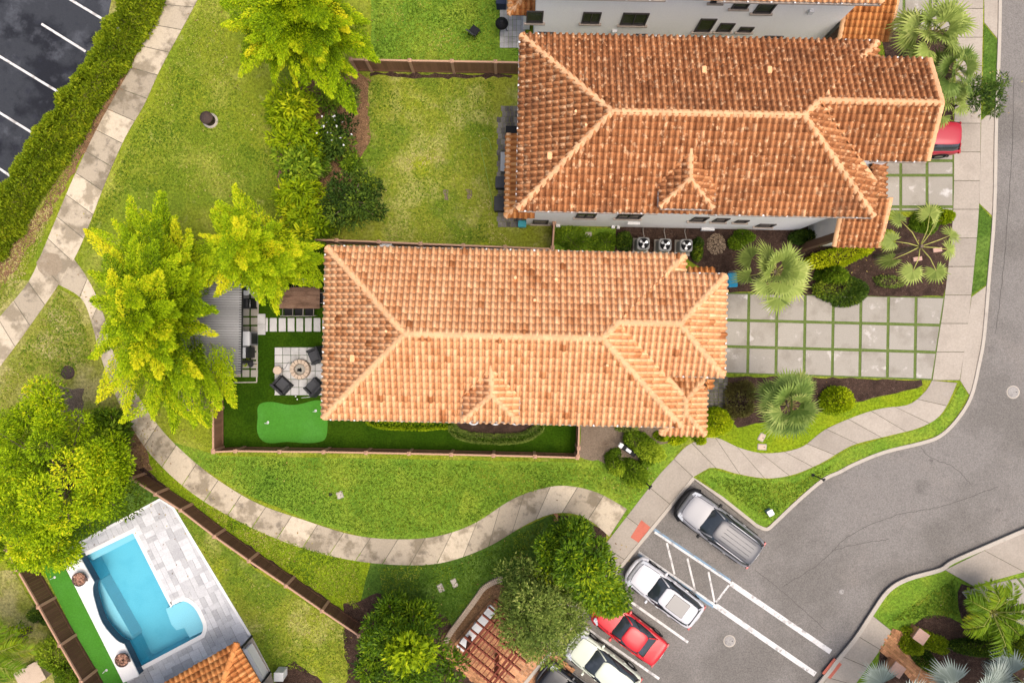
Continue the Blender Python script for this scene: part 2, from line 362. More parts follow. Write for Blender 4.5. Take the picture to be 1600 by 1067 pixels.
patch('lawn', [(225,690),(270,725),(340,775),(430,818),(520,850),(583,868),(572,905),(560,960),(540,965),(480,915),(380,850),(300,800),(220,745)], .0065, M['lawn_bright'], .02, 8)
patch('lawn', [(583,868),(640,880),(720,868),(790,835),(860,805),(870,810),(870,860),(800,920),(740,1000),(700,1080),(560,1080),(556,965),(572,905)], .007, M['lawn_sod'], .02, 9)
patch('lawn', [(1118,690),(1150,660),(1290,640),(1440,605),(1442,618),(1420,632),(1340,648),(1290,672),(1251,699),(1200,710),(1157,706)], .006, M['lawn_bright'], .02, 10)
patch('lawn', [(865,352),(965,358),(965,398),(865,392)], .0075, M['lawn_fresh'], .03, 11)
patch('lawn', [(-60,640),(-60,430),(60,440),(90,450),(130,470),(165,540),(200,640),(120,640)], .0065, M['lawn_dry'], .05, 12)
# planting beds
def bed(pts, mat='mulch', z=.011, seed=2, amp=.05): return patch('planting_bed', pts, z, M[mat], amp, seed)
bed([(1000,352),(1335,352),(1500,328),(1492,400),(1475,463),(1300,462),(1140,456),(1070,400),(960,398),(962,356)])
bed([(1136,588),(1290,590),(1440,594),(1442,602),(1400,614),(1300,638),(1255,650),(1150,668),(1136,640)], seed=4)
bed([(1375,40),(1490,40),(1490,188),(1400,188)], seed=5)
bed([(905,662),(1070,666),(1050,690),(1020,700),(1010,735),(975,745),(945,722),(905,715)], 'soil', seed=6, amp=.08)
bed([(560,110),(580,125),(575,230),(560,260),(545,330),(480,380),(440,380),(430,150),(500,110)], 'leaflitter', seed=7, amp=.12)
bed([(185,650),(240,645),(225,680),(240,735),(205,745),(190,700)], 'leaflitter', seed=8, amp=.12)
bed([(205,740),(226,730),(293,789),(393,854),(493,923),(563,972),(556,982),(400,885)], 'mulch', seed=9, amp=.05)
bed([(866,803),(915,812),(948,832),(940,880),(866,860)], 'mulch', seed=10)
bed([(60,330),(215,75),(225,90),(170,190),(120,260),(60,370),(-20,480),(-20,440)], 'leaflitter', .010, seed=11, amp=.12)
bed([(270,600),(345,590),(345,640),(290,640)], 'soil', .010, seed=12, amp=.1)
bed([(690,995),(770,905),(810,930),(720,1030),(690,1030)], 'leaflitter', .012, seed=13)
bed([(540,945),(600,925),(690,960),(740,1010),(760,1100),(540,1100)], 'mulch', seed=14, amp=.15)
bed([(90,600),(130,610),(130,660),(80,650)], 'soil', .010, seed=15, amp=.1)
bed([(690,116),(800,117),(800,122),(640,122),(580,118),(580,113)], 'mulch', .010, seed=16, amp=.08)
bed([(430,1050),(460,1030),(520,1080),(430,1100)], 'mulch', .010, seed=17, amp=.08)
# the second corner across the road
bed([(1397,998),(1425,978),(1445,962),(1475,960),(1505,975),(1498,950),(1496,925),(1502,912),(1560,925),(1800,900),(1800,1200),(1340,1200),(1376,1013),(1400,1040),(1440,1060)], seed=18, amp=.02)

# paved paths
A = smooth(poly([(285,-60),(262,-2),(240,28),(205,105),(180,150),(150,205),(112,285),(70,385),(45,440),(0,495),(-50,555)]), 5)
B = smooth(poly([(338,-60),(310,-2),(285,45),(250,110),(225,165),(196,215),(165,285),(128,380),(95,440),(25,540),(-25,605)]), 5)
struct('path', slabs(A, B, 19, -.05, .02, MB(), seed=3), [M['concrete_old'], M['joint']])
A = smooth(poly([(112,400),(140,440),(165,500),(175,545),(205,600),(240,655),(275,695),(330,742),(400,785),(475,812),(550,835),(615,842),(680,838),(740,818),(800,780),(850,762),(890,759),(935,770),(980,795)]), 5)
B = smooth(poly([(88,443),(128,467),(145,510),(154,545),(175,605),(205,665),(240,715),(300,770),(375,815),(455,850),(540,873),(620,882),(690,879),(760,855),(820,820),(860,803),(895,802),(925,815),(952,838)]), 5)
struct('path', slabs(A, B, 26, -.05, .016, MB(), seed=8, lo=.15), [M['concrete_old'], M['joint']])
# walk along the parking bays
struct('sidewalk', slabs(poly([(1053,717),(1031,740),(955,838),(870,945),(760,1080)]), poly([(1083,745),(1080,750),(963,893),(880,995),(800,1090)]), 8, -.05, .022, MB(), seed=4), [M['concrete'], M['joint']])
A = smooth(poly([(1053,717),(1075,695),(1107,683),(1124,685),(1160,701),(1200,708),(1251,699),(1289,671),(1345,647),(1382,637),(1420,632),(1446,611),(1456,594)]), 4)
B = smooth(poly([(1083,745),(1100,735),(1111,730),(1130,733),(1148,739),(1197,747),(1240,741),(1285,722),(1330,696),(1382,682),(1439,667),(1472,645),(1495,598)]), 4)
struct('sidewalk', slabs(A, B, 12, -.05, .02, MB(), seed=5), [M['concrete'], M['joint']])
A = smooth(poly([(1457,594),(1466,530),(1476,463),(1489,334),(1491,187),(1496,0),(1497,-120)]), 3)
B = smooth(poly([(1499,594),(1509,530),(1517,463),(1529,330),(1532,187),(1536,0),(1537,-120)]), 3)
struct('sidewalk', slabs(A, B, 16, -.05, .02, MB(), seed=6), [M['concrete'], M['joint']])
# driveway aprons between the walk and the road
ap = MB()
ap.prism(poly([(1536.5,-120),(1566,-120),(1564,60),(1561,64),(1538,36)]), -.1, .014, .8)
ap.prism(poly([(1533,188),(1535,187),(1557,166),(1559,187),(1556,330),(1553,340),(1530,318)]), -.1, .014, .7)
ap.prism(poly([(1518,464),(1546,443),(1547,450),(1540,525),(1532,570),(1519,616),(1514,616),(1500,594)]), -.1, .014, .75)
struct('driveway', ap, M['concrete'])
for k, pp in enumerate(([(1537,38),(1559,65),(1557,164),(1535,185)], [(1530,320),(1551,343),(1545,441),(1518,462)], [(1501,600),(1513,618),(1490,656),(1466,679),(1437,689),(1380,704),(1333,722),(1308,735),(1283,747),(1246,777),(1209,813),(1196,823),(1182,817),(1130,777),(1090,744),(1111,732),(1148,741),(1197,749),(1242,743),(1287,724),(1332,698),(1382,684),(1440,669),(1474,647)])):
    patch('lawn', pp, .007, M['lawn_fresh'] if k == 2 else M['lawn_sod'], .012, 20+k)
# concrete squares with grass strips between: the driveways
def drive(xs0, xs1, ytop, ybot, rows, seed, zg=.009):
    """xs0/xs1: slab boundaries along the upper / lower edge; rows: fractions"""
    mb = MB(); rr = random.Random(seed); gs = MB()
    def q(i, t):
        a = Vector((xs0[i], ytop[0]+(ytop[1]-ytop[0])*i/(len(xs0)-1))); b = Vector((xs1[i], ybot[0]+(ybot[1]-ybot[0])*i/(len(xs1)-1)))
        return a.lerp(b, t)
    n = len(xs0)-1; g = 2.3
    gs.sheet(poly([tuple(q(0, 0)), tuple(q(n, 0)), tuple(q(n, 1)), tuple(q(0, 1))]), zg)
    for i in range(n):
        for j in range(len(rows)-1):
            c4 = [q(i, rows[j]), q(i+1, rows[j]), q(i+1, rows[j+1]), q(i, rows[j+1])]
            cc = sum(c4, Vector((0, 0)))/4
            pts = []
            for p in c4:
                d = p-cc; pts.append((cc.x+d.x-math.copysign(g, d.x), cc.y+d.y-math.copysign(g, d.y)))
            mb.prism(poly(pts), -.05, .024, rr.random())
    struct('driveway', mb, M['drive']); struct('grass_strip', gs, M['strip'])
xs = [1095,1127,1170,1214,1258,1302,1345,1388,1431,1476]
drive(xs, [x-9 if x > 1470 else x-2 for x in xs[:-1]]+[1457], (456,464), (582,594), [0,.34,.665,1], 3)
xs = [1330,1368,1407,1448,1490]
drive(xs, xs, (205,205), (331,331), [0,.37,.55,.94,1.0], 4)
xs = [1350,1412,1453,1496]
drive(xs, xs, (-120,-120), (50,50), [0,.4,.90,1], 5)
# driveway and walk at the second corner
struct('sidewalk', slabs(poly([(1600,830),(1545,856),(1476,890)])[::-1], poly([(1680,870),(1600,893),(1520,915)])[::-1], 2, -.05, .022, MB(), seed=9), [M['concrete'], M['joint']])
struct('sidewalk', slabs(poly([(1362,960),(1335,997),(1290,1062),(1270,1090)]), poly([(1393,985),(1376,1013),(1335,1070),(1320,1100)]), 4, -.05, .022, MB(), seed=10), [M['concrete'], M['joint']])
xs = [1500,1540,1590,1640,1700]
drive(xs, [x+55 for x in xs], (922,880), (1000,960), [0,.5,1], 6)
# road and bay markings
mk_ = MB(); mb2 = MB()
ZR = -.126
def line(mb, a, b, wpx, z=ZR):
    A_, B_ = Vector(P2(*a, z)), Vector(P2(*b, z)); t = (B_-A_).normalized(); nn = Vector((-t.y, t.x))*(wpx/33/2)
    mb.sheet([tuple(A_+nn), tuple(A_-nn), tuple(B_-nn), tuple(B_+nn)], z, rnd.random())
for a, b, w_ in [((972,930),(1075,1003),4),((912,978),(1030,1060),4),((868,1034),(960,1100),4),((820,1085),(880,1130),4),
                 ((1023,831),(1143,911),3.4),((998,862),(1116,944),3.4),((1042,848),(1054,897),3),((1074,872),(1086,921),3),((1107,893),(1117,942),3),((1139,914),(1117,943),3),
                 ((1142,911),(1298,1018),8),((1116,944),(1274,1053),8)]:
    line(mk_, a, b, w_)
for a, b in [((1022,827),(1141,907)),((997,866),(1115,948))]: line(mb2, a, b, 4.5, ZR-.0005)
struct('road_marking', mk_, M['paint']); struct('road_marking', mb2, M['paint_blue'])
tm = MB()
tm.prism(poly([(1002,812),(1016,823),(999,848),(985,839)]), .0, .028); tm.prism(poly([(1303,1027),(1315,1037),(1297,1060),(1284,1051)]), .0, .028)
struct('tactile_paving', tm, M['tactile'])

# worn cracks sealed in the asphalt
ck = MB(); rr_ = random.Random(31)
for pts in ([(1225,915),(1280,880),(1330,835),(1400,805),(1475,790),(1560,760)], [(1585,120),(1580,260),(1570,400),(1556,520)], [(1300,860),(1340,850),(1390,842)], [(1440,700),(1455,715),(1490,730),(1520,760)], [(1180,890),(1230,930),(1290,985)]):
    q = smooth(poly(pts, ZR), 10); q = [(x+rr_.uniform(-.03,.03), y+rr_.uniform(-.03,.03)) for x, y in q]; ribbon(q, -.012, .012, ZR+.0008, ck)
struct('road_crack', ck, mk('crack_filler', (.085,.078,.07), fine=(8,.3)))
# ---------------------------------------------------------------- houses
PITCH = .42
TW, TE = .235, .28
PROF = [(0,.008),(.062,.008),(.072,.030),(.088,.072),(.114,.102),(.146,.112),(.178,.102),(.204,.072),(.220,.030),(.235,.008)]
def tile_face(mb, pts, seed, drop=None):
    """cover a planar, convex roof face (3-D points, counter-clockwise from above) with barrel tiles"""
    rr = random.Random(seed)
    p = [Vector(q) for q in pts]
    n = Vector((0, 0, 0))
    for i in range(len(p)):
        a, b = p[i], p[(i+1) % len(p)]; n += a.cross(b)
    n.normalize()
    if n.z < 0: n = -n; p = p[::-1]
    hz = Vector((n.x, n.y, 0)); v = Vector((-hz.x*n.z, -hz.y*n.z, hz.length_squared)).normalized()
    u = v.cross(n).normalized(); o = min(p, key=lambda q: q.z)
    uv = [((q-o).dot(u), (q-o).dot(v)) for q in p]
    u0, u1 = min(a for a, _ in uv), max(a for a, _ in uv); v1 = max(b for _, b in uv)
    bm = bmesh.new(); lay = bm.faces.layers.float.new('var'); npf = len(PROF)
    ku0 = math.floor(u0/TW)-1; ku1 = math.ceil(u1/TW)+1
    def inside(a, b, mg):
        for i in range(len(uv)):
            (ax, ay), (bx, by) = uv[i], uv[(i+1) % len(uv)]
            ex, ey = bx-ax, by-ay; L_ = math.hypot(ex, ey) or 1
            if (ex*(b-ay)-ey*(a-ax))/L_ < -mg: return False
        return True
    mood = {}
    for j in range(0, int(v1/TE)+2):
        for i in range(ku0, ku1):
            cu, cv = (i+.5)*TW, (j+.5)*TE
            if not inside(cu, cv, .3): continue
            if drop and drop(cu, cv): continue
            key = (i//3, j//2)
            if key not in mood: mood[key] = rr.gauss(0, .06)
            var = min(1, max(0, (rr.betavariate(3, 3)*.9+.05 if rr.random() > .025 else rr.uniform(0, .2))+mood[key]))
            jv = rr.uniform(-.012, .012); jn = rr.uniform(-.004, .006); lo = j*TE+jv-.05; hi = lo+TE+.03
            A = []; B = []; C_ = []
            for (du, h) in PROF:
                q = o+u*(i*TW+du)
                A.append(bm.verts.new(q+v*lo+n*(h+.040+jn))); B.append(bm.verts.new(q+v*hi+n*h)); C_.append(bm.verts.new(q+v*(lo+.004)+n*max(0.0, h-.025)))
            for k in range(npf-1):
                f = bm.faces.new((A[k], A[k+1], B[k+1], B[k])); f[lay] = var if 0 < k < 8 else var*.30; f.smooth = True  # pan faces take a darker tone: groove shade put into the tile colour
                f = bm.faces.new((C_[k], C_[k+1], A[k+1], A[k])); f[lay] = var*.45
    for i in range(len(uv)):
        (ax, ay), (bx, by) = uv[i], uv[(i+1) % len(uv)]
        ex, ey = bx-ax, by-ay
        if abs(ey) < 1e-4 and ay < .01: continue          # the eave keeps its overhanging first course
        no = u*ey-v*ex
        bmesh.ops.bisect_plane(bm, geom=bm.verts[:]+bm.edges[:]+bm.faces[:], plane_co=o+u*ax+v*ay, plane_no=no, clear_outer=True)
    bm.verts.index_update(); base = len(mb.v)
    mb.v.extend(tuple(q.co) for q in bm.verts)
    for f in bm.faces:
        mb.f.append([base+q.index for q in f.verts]); mb.c.append(f[lay]); mb.m.append(0); mb.s.append(f.smooth)
    bm.free()
def deck(mb, pts, th=.13):
    p = [Vector(q) for q in pts]; n = len(p)
    a = sum(p[i].x*p[(i+1)%n].y-p[(i+1)%n].x*p[i].y for i in range(n))
    if a < 0: p = p[::-1]
    mb.add([tuple(q+Vector((0,0,-.006))) for q in p]+[tuple(q-Vector((0,0,th))) for q in p],
           [tuple(range(n)), tuple(range(2*n-1, n-1, -1))]+[(n+i, n+(i+1)%n, (i+1)%n, i) for i in range(n)], .5)
def caps(mb, a, b, r=.13, ln=.36, seed=0, up=.045):
    """overlapping half-round ridge tiles from a (low) to b (high)"""
    rr = random.Random(seed); a = Vector(a); b = Vector(b); d = b-a; L_ = d.length; d.normalize()
    sd_ = d.cross(Vector((0, 0, 1))).normalized(); nn = sd_.cross(d).normalized(); k = max(1, round(L_/ln)); ln = L_/k
    if nn.z < 0: nn = -nn
    m_ = 6
    for i in range(k):
        vs = []
        for (t, rad, h) in ((i*ln-.02, r*1.035, up+.012), ((i+1)*ln+.02, r*.965, up)):
            for q in range(m_+1):
                an = math.pi*q/m_
                vs.append(tuple(a+d*t+sd_*(math.cos(an)*rad)+nn*(math.sin(an)*rad*.85+h-.05)))
        fs = [(q, q+1, m_+2+q, m_+1+q) for q in range(m_)]
        c = rr.random()
        mb.add(vs, fs, c, 0, True); mb.add(vs[:m_+1], [tuple(range(m_, -1, -1))], c); mb.add(vs[m_+1:], [tuple(range(m_+1))], c)
def eave_line(mb, a, b):
    """gutter channel below an eave with pale hangers"""
    a = Vector(a); b = Vector(b); d = (b-a); L_ = d.length; rz = math.atan2(d.y, d.x); c = (a+b)/2
    nn = Vector((d.y, -d.x, 0)).normalized()
    mb.box(tuple(c+nn*.055+Vector((0,0,-.075))), (L_, .09, .10), rz, .5)
    k = int(L_/.95)
    for i in range(k+1):
        q = a+d*((i+.3)/(k+1)); mb.box(tuple(q+nn*.06+Vector((0,0,0.0))), (.07,.10,.06), rz, .5, 1)

def house(name, label, cx, cy, rz, a, b, wing, gable, entry, dormer_x, tile, wall_px, vents, porch=None, lowroof=None, extra=(), group='white villas with tiled roofs'):
    root = empty(name, (cx, cy, 0), label, 'house', group, rz)
    ze = 6.0; zr = ze+PITCH*b; yN, yr, yS, xe = wing; hw = yN-yr; zw = ze+PITCH*(b-yN); zwr = ze+PITCH*(b-yr)
    rot = Matrix.Rotation(-rz, 2)
    def loc(px, py, z):
        q = rot @ (Vector(P2(px, py, z))-Vector((cx, cy))); return (q.x, q.y, z)
    xh = a-b+yr                     # where the wing ridge meets the main hip
    fN = [(-a,b,ze),(-a+b,0,zr),(a-b,0,zr),(a,b,ze)]
    fS = [(-a,-b,ze),(a,-b,ze),(a-b,0,zr),(-a+b,0,zr)]
    fW = [(-a,b,ze),(-a,-b,ze),(-a+b,0,zr)]
    yb = yr-(a-xh)                  # the valley line runs on to the eave
    fE = [(a-b,0,zr),(xh,yr,zwr),(a,yb,ze),(a,-b,ze)][::-1]
    fE2 = [(a,b,ze),(a-b+yN,yN,zw),(a,yN,ze)]
    xr = xe if gable else xe-hw
    xv = xh+(yr-yS)
    wN = [(xh,yr,zwr),(xr,yr,zwr),(xe,yN,zw),(a-b+yN,yN,zw)]
    wS = [(xh,yr,zwr),(xv,yS,zw),(xe,yS,zw),(xr,yr,zwr)]
    # dormer
    dw = .99; zd = ze+.45; yv = -(b-.45/PITCH); zp = zd+PITCH*dw; yp = -(b-(zp-ze)/PITCH); yf = -(b-.10); x0 = dormer_x
    dW = [(x0-dw,yf,zd),(x0-dw,yv,zd),(x0,yp,zp),(x0,yf+dw,zp)]; dE = [(x0+dw,yf,zd),(x0+dw,yv,zd),(x0,yp,zp),(x0,yf+dw,zp)]
    dF = [(x0-dw,yf,zd),(x0+dw,yf,zd),(x0,yf+dw,zp)]
    faces = [fN, fS, fW, fE, fE2, wN, wS]+([] if gable else [[(xe,yS,zw),(xe,yN,zw),(xe-hw,yr,zwr)]])
    tb = MB(); db = MB()
    for i, f in enumerate(faces):
        drop = None
        if f is fS:
            drop = lambda cu, cv, o=(-a): False
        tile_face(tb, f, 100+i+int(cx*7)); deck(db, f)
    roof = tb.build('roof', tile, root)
    db.build('roof_deck', M['fascia'], root)
    dt = MB(); dd = MB()
    for i, f in enumerate((dW, dE, dF)):
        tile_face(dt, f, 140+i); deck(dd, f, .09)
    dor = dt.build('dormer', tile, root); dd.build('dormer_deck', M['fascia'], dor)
    MB().box((x0, (yf+yv)/2+.1, (ze+zd)/2-.05), (2*dw-.3, yv-yf-.1, zd-ze+.0), 0).build('dormer_wall', M['stucco'], dor)
    for i, (p, q) in enumerate((((x0,yf+dw,zp),(x0,yp+.1,zp+.03)), ((x0-dw,yf,zd),(x0,yf+dw,zp)), ((x0+dw,yf,zd),(x0,yf+dw,zp)))):
        cb = MB(); caps(cb, p, q, .115, seed=1+i); cb.build('ridge_cap', M['cap'], dor)
    Ls = [((-a,b,ze),(-a+b,0,zr)),((-a,-b,ze),(-a+b,0,zr)),((a,-b,ze),(a-b,0,zr)),((xh,yr,zwr),(a-b,0,zr)),((-a+b,0,zr),(a-b,0,zr)),((a,b,ze),(a-b+yN,yN,zw)),((xr,yr,zwr),(xh,yr,zwr)),
          ((a,yb,ze),(xv-.05,yS+.05,zw-.02))]
    if gable: Ls += [((xe,yN,zw),(xe,yr,zwr)),((xe,yS,zw),(xe,yr,zwr))]
    else: Ls += [((xe,yS,zw),(xe-hw,yr,zwr)),((xe,yN,zw),(xe-hw,yr,zwr))]
    for i, (p, q) in enumerate(Ls):
        cb = MB(); caps(cb, p, q, .135, seed=10+i); cb.build('ridge_cap', M['cap'], roof)
    gb = MB()
    for p, q in (((-a,-b,ze),(x0-dw,-b,ze)),((x0+dw,-b,ze),(a,-b,ze)),((a,b,ze),(-a,b,ze)),((-a,b,ze),(-a,-b,ze)),((xv+.5,yS,zw),(xe,yS,zw)),((xe,yN,zw),(a,yN,zw)),((x0-dw,yf,zd),(x0+dw,yf,zd)),((x0+dw,yf,zd),(x0+dw,yv,zd)),((x0-dw,yv,zd),(x0-dw,yf,zd)))+(() if gable else (((xe,yS,zw),(xe,yN,zw)),)):
        eave_line(gb, p, q)
    gb.build('gutter', [M['gutter'], M['trim']], roof)
    for (px, py, r_) in vents:
        q = loc(px, py, 6.7); x, y = q[0], q[1]
        z = ze+PITCH*min(b-abs(y), x+a)
        vb = MB()
        if r_ > .1: vb.rbox((x, y, z+.12), (r_*1.7, r_*2.6, .2), .05, 0, .5)
        else: vb.lathe((x, y, z), [(r_*1.8,-.1),(r_*1.8,.03),(r_,.05),(r_,.28)], 10, .8)
        vb.build('vent', M['tile_light'], roof)
    # walls
    ins = .42; wb = MB()
    wb.prism([(-a+ins,-b+ins),(a-ins,-b+ins),(a-ins,b-ins),(-a+ins,b-ins)], 0, ze-.1)
    wb.prism([(a-ins-.05,yS+ins),(xe-ins,yS+ins),(xe-ins,yN-ins),(a-ins-.05,yN-ins)], 0, zw-.1)
    if gable:
        g0 = xe-ins-.12
        wb.add([(g0,yS+ins,zw-.11),(g0,yN-ins,zw-.11),(g0,yr,zwr-.25),(g0+.1,yS+ins,zw-.11),(g0+.1,yN-ins,zw-.11),(g0+.1,yr,zwr-.25)],[(0,2,1),(3,4,5),(0,1,4,3),(1,2,5,4),(2,0,3,5)])
    wb.build('wall', M['stucco'], root)
    # first floor band and control joints on the side wall
    gd = MB().box((xe-ins+.02, yr, 1.15), (.05, 2.5, 2.2))
    for k in range(3): gd.box((xe-ins+.05, yr, .6+.55*k), (.03, 2.4, .06))
    gd.build('garage_door', M['trim'], root)
    # windows of the south wall, given as picture rectangles on that wall
    yw = -b+ins
    def onwall(px, py):
        # intersect the view ray with the wall plane
        c, s = math.cos(rz), math.sin(rz)
        # world point = t*(px-800, 533.5-py)/S0 with depth t ; local y of it equals yw
        dx, dy = (px-800)/S0, (533.5-py)/S0
        # local y = -s*(X-cx)+c*(Y-cy) = yw
        t = (yw-s*cx+c*cy)/(-s*dx+c*dy)
        X, Y = t*dx, t*dy
        return (c*(X-cx)+s*(Y-cy), H-t)
    wins = [(onwall(xa, yb_)[0], onwall(xb, yb_)[0], onwall(xa, yb_)[1], onwall(xa, ya)[1]) for (xa, ya, xb, yb_) in wall_px]
    wins += [(xc-w_/2, xc+w_/2, zc-h_/2, zc+h_/2) for (xc, zc, w_, h_) in extra]
    for (x1, x2, z1, z3) in wins:
        lo, hi = min(z1, z3), max(z1, z3); w_ = x2-x1; xc = (x1+x2)/2; zc = (lo+hi)/2; h_ = hi-lo
        fb = MB()
        for dxx in (-w_/2+.03, w_/2-.03): fb.box((xc+dxx, yw-.025, zc), (.06, .05, h_))
        for dz in (-h_/2+.03, h_/2-.03): fb.box((xc, yw-.027, zc+dz), (w_-.12, .05, .06))
        if w_ > .75: fb.box((xc, yw-.022, zc), (.04, .04, h_-.12))
        fo = fb.build('window', M['frame'], root)
        MB().box((xc, yw-.006, zc), (w_-.12, .012, h_-.12)).build('pane', M['glass'], fo)
        MB().box((xc, yw-.05, lo-.04), (w_+.2, .10, .07)).build('sill', M['frame'] if name == 'x' else M['gutter'], fo)
    # low roofs
    def small_roof(faces_, lines, mat):
        t_ = MB(); d_ = MB(); c_ = MB()
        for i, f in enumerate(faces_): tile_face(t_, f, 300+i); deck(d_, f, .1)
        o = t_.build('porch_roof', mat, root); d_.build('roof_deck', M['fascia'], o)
        for i, (p, q) in enumerate(lines):
            c_ = MB(); caps(c_, p, q, .12, seed=40+i); c_.build('ridge_cap', M['cap'], o)
        return o
    entry(loc, small_roof, root)
    if porch: porch(loc, small_roof, root)
    if lowroof: lowroof(loc, small_roof, root)
    return root, loc

ZL = 3.3
def wallbox(root, x0, y0, x1, y1, z1, name='porch_wall', mat='stucco'):
    MB().prism([(x0,y0),(x1,y0),(x1,y1),(x0,y1)], 0, z1).build(name, M[mat], root)
def entry_mid(loc, small, root):
    x1, y0, _ = loc(1101,679,ZL); x0 = loc(1033,640,ZL)[0]; y1 = loc(1099,590,ZL)[1]; hw = (x1-x0)/2; xm = (x0+x1)/2; zr = ZL+PITCH*hw
    small([[(x0,y0,ZL),(x1,y0,ZL),(xm,y0+hw,zr)], [(x1,y0,ZL),(x1,y1,ZL),(xm,y1-hw,zr),(xm,y0+hw,zr)], [(x1,y1,ZL),(x0,y1,ZL),(xm,y1-hw,zr)], [(x0,y1,ZL),(x0,y0,ZL),(xm,y0+hw,zr),(xm,y1-hw,zr)]],
          [((x1,y0,ZL),(xm,y0+hw,zr)), ((x0,y0,ZL),(xm,y0+hw,zr)), ((x1,y1,ZL),(xm,y1-hw,zr)), ((x0,y1,ZL),(xm,y1-hw,zr)), ((xm,y0+hw,zr),(xm,y1-hw,zr))], M['tile_light'])
    wallbox(root, x0+.3, y0+.35, x1-.4, y1-.3, ZL-.1)
def low_mid(loc, small, root):
    x0, y1, _ = loc(1074,420,ZL); x1 = loc(1117,421,ZL)[0]; y0 = y1-.9
    small([[(x0,y1,ZL),(x1,y1,ZL),(x1,y0,ZL+.9*PITCH),(x0,y0,ZL+.9*PITCH)]], [], M['tile_entry'])
    x0, y0, _ = loc(1100,592,ZL); x1, y1, _ = loc(1111,608,ZL)
    small([[(x0,y0,ZL+.15),(x1,y0,ZL),(x1,y1,ZL),(x0,y1,ZL+.15)]], [], M['tile_entry'])
def entry_far(mat, oy=0):
    def f(loc, small, root, mat=mat):
        x0, y0, _ = loc(1302+ (8 if oy else 0), 384-oy, ZL); x1 = loc(1375+(14 if oy else 0), 387-oy, ZL)[0]; y1 = y0+1.9; z1 = ZL+PITCH*1.9
        small([[(x0,y0,ZL),(x1,y0,ZL),(x1-.02,y1,z1),(x0+.02,y1,z1)]], [((x0+.05,y0,ZL),(x0+.05,y1,z1)), ((x1-.05,y0,ZL),(x1-.05,y1,z1)), ((x0,y1,z1),(x0+.9,y1,z1+.02))], mat)
        xa = x1-.95; yb = y1+2.2
        small([[(x1-.12,y1,z1-.35),(x1-.12,yb,z1-.35),(xa,yb,z1+.05),(xa,y1,z1+.05)]], [], mat)
        wallbox(root, x0+.35, y0+.45, x1-.45, yb-.3, ZL-.12)
        pb = MB(); pb.box((x0+.15, y0+.4, ZL/2), (.3,.3,ZL)); pb.build('porch_post', M['fascia'], root)
    return f
def porch_far(mat, oy=0):
    def f(loc, small, root):
        x0, y0, _ = loc(790+(5 if oy else 0), 339-oy, 3.0); y1 = y0+3.55; wd = 1.15; z0 = 3.0; z1 = z0+.30*wd
        small([[(x0,y1,z0),(x0,y0,z0),(x0+wd,y0+wd,z1),(x0+wd,y1,z1)], [(x0,y0,z0),(x0+wd+.1,y0,z0),(x0+wd+.1,y0+wd,z1),(x0+wd,y0+wd,z1)]], [((x0,y0,z0),(x0+wd,y0+wd,z1)), ((x0+.06,y0+.1,z0),(x0+.06,y1,z0+.02))], mat)
        pb = MB(); pb.box((x0+.8,y0+.9,1.45),(.3,.3,2.9)); pb.build('porch_post', M['stucco'], root)
        pb = MB(); pb.box((x0+.8,y1-.3,1.45),(.3,.3,2.9)); pb.build('porch_post', M['stucco'], root)
    return f
HM, locM = house('villa', 'villa with the clean pale orange tile roof, beside the putting green', -.31, .19, -.0226, 6.86, 3.26, (2.49,.60,-1.29,8.35), False, entry_mid, -.42, M['tile_light'],
      [], [(550,560,.11),(805,434,.06),(608,518,.05),(869,437,.06),(946,570,.05),(835,470,.05)], lowroof=low_mid, extra=[(-5,4.4,1,1.2),(-2.8,4.4,.9,1.2),(2.2,4.4,1,1.2),(4.4,4.4,.7,1),(-4.5,1.6,1.3,1.5),(-.4,1.5,1.8,1.7),(3,1.6,1,1.4)])
HT, locT = house('villa', 'villa with the mottled brown tile roof, between the other two white villas', 7.13, 8.29, -.0195, 6.83, 3.33, (2.55,.65,-1.24,8.65), True, entry_far(M['tile_brown']), -.47, M['tile_brown'],
      [(899,332,929,339.5),(962,333,1000,340.5),(1077,338.6,1100,345),(1112,340.5,1133,346),(1147,343.5,1166,347),(1180,349.5,1206,353.5),(832,343.5,856,349)], [(859,243,.11),(913,203,.05),(1099,111,.105),(1201,111,.105),(898,180,.05)], porch=porch_far(M['tile_entry']))
HF, locF = house('villa', 'villa cut by the picture edge, its long white side wall full of windows', 7.45, 16.5, -.0195, 6.83, 3.33, (2.55,.65,-1.24,8.65), True, entry_far(M['tile_entry'], 321), -.47, M['tile_light'],
      [(822,17,848,35),(908,19,936,36),(968,20,1008,38.5),(1084,29,1109,49),(1118,36,1141,49),(1152,42,1174,49.5),(1191,56,1221,61),(1142,-8,1167,13),(1176,-8,1204,20),(1109,-12,1127,4),(840,50,867,55),(992,53,1010,57)], [], porch=porch_far(M['tile_entry'], 316))
# wall fittings
def fitting(px, py, root, locf, cx, cy, rz, yw, w_, h_, name):
    c, s = math.cos(rz), math.sin(rz); dx, dy = (px-800)/S0, (533.5-py)/S0
    t = (yw-s*cx+c*cy)/(-s*dx+c*dy); X, Y = t*dx, t*dy
    MB().box((c*(X-cx)+s*(Y-cy), yw-.06, H-t), (w_, .12, h_)).build(name, M['trim'], root)
for px, py, w_, h_, nm in [(990,347.5,.55,.12,'wall_vent'),(958,353,.16,.14,'utility_box'),(966,353.5,.14,.14,'utility_box'),(1105,357,.62,.34,'utility_box'),(872,351,.2,.15,'utility_box')]:
    fitting(px, py, HT, locT, 7.13, 8.29, -.0195, -3.33+.42, w_, h_, nm)
for px, py, w_, h_, nm in [(960,48,.2,.2,'utility_box'),(1267,17,.2,.25,'wall_lamp')]:
    fitting(px, py, HF, locF, 7.45, 16.5, -.0195, -3.33+.42, w_, h_, nm)
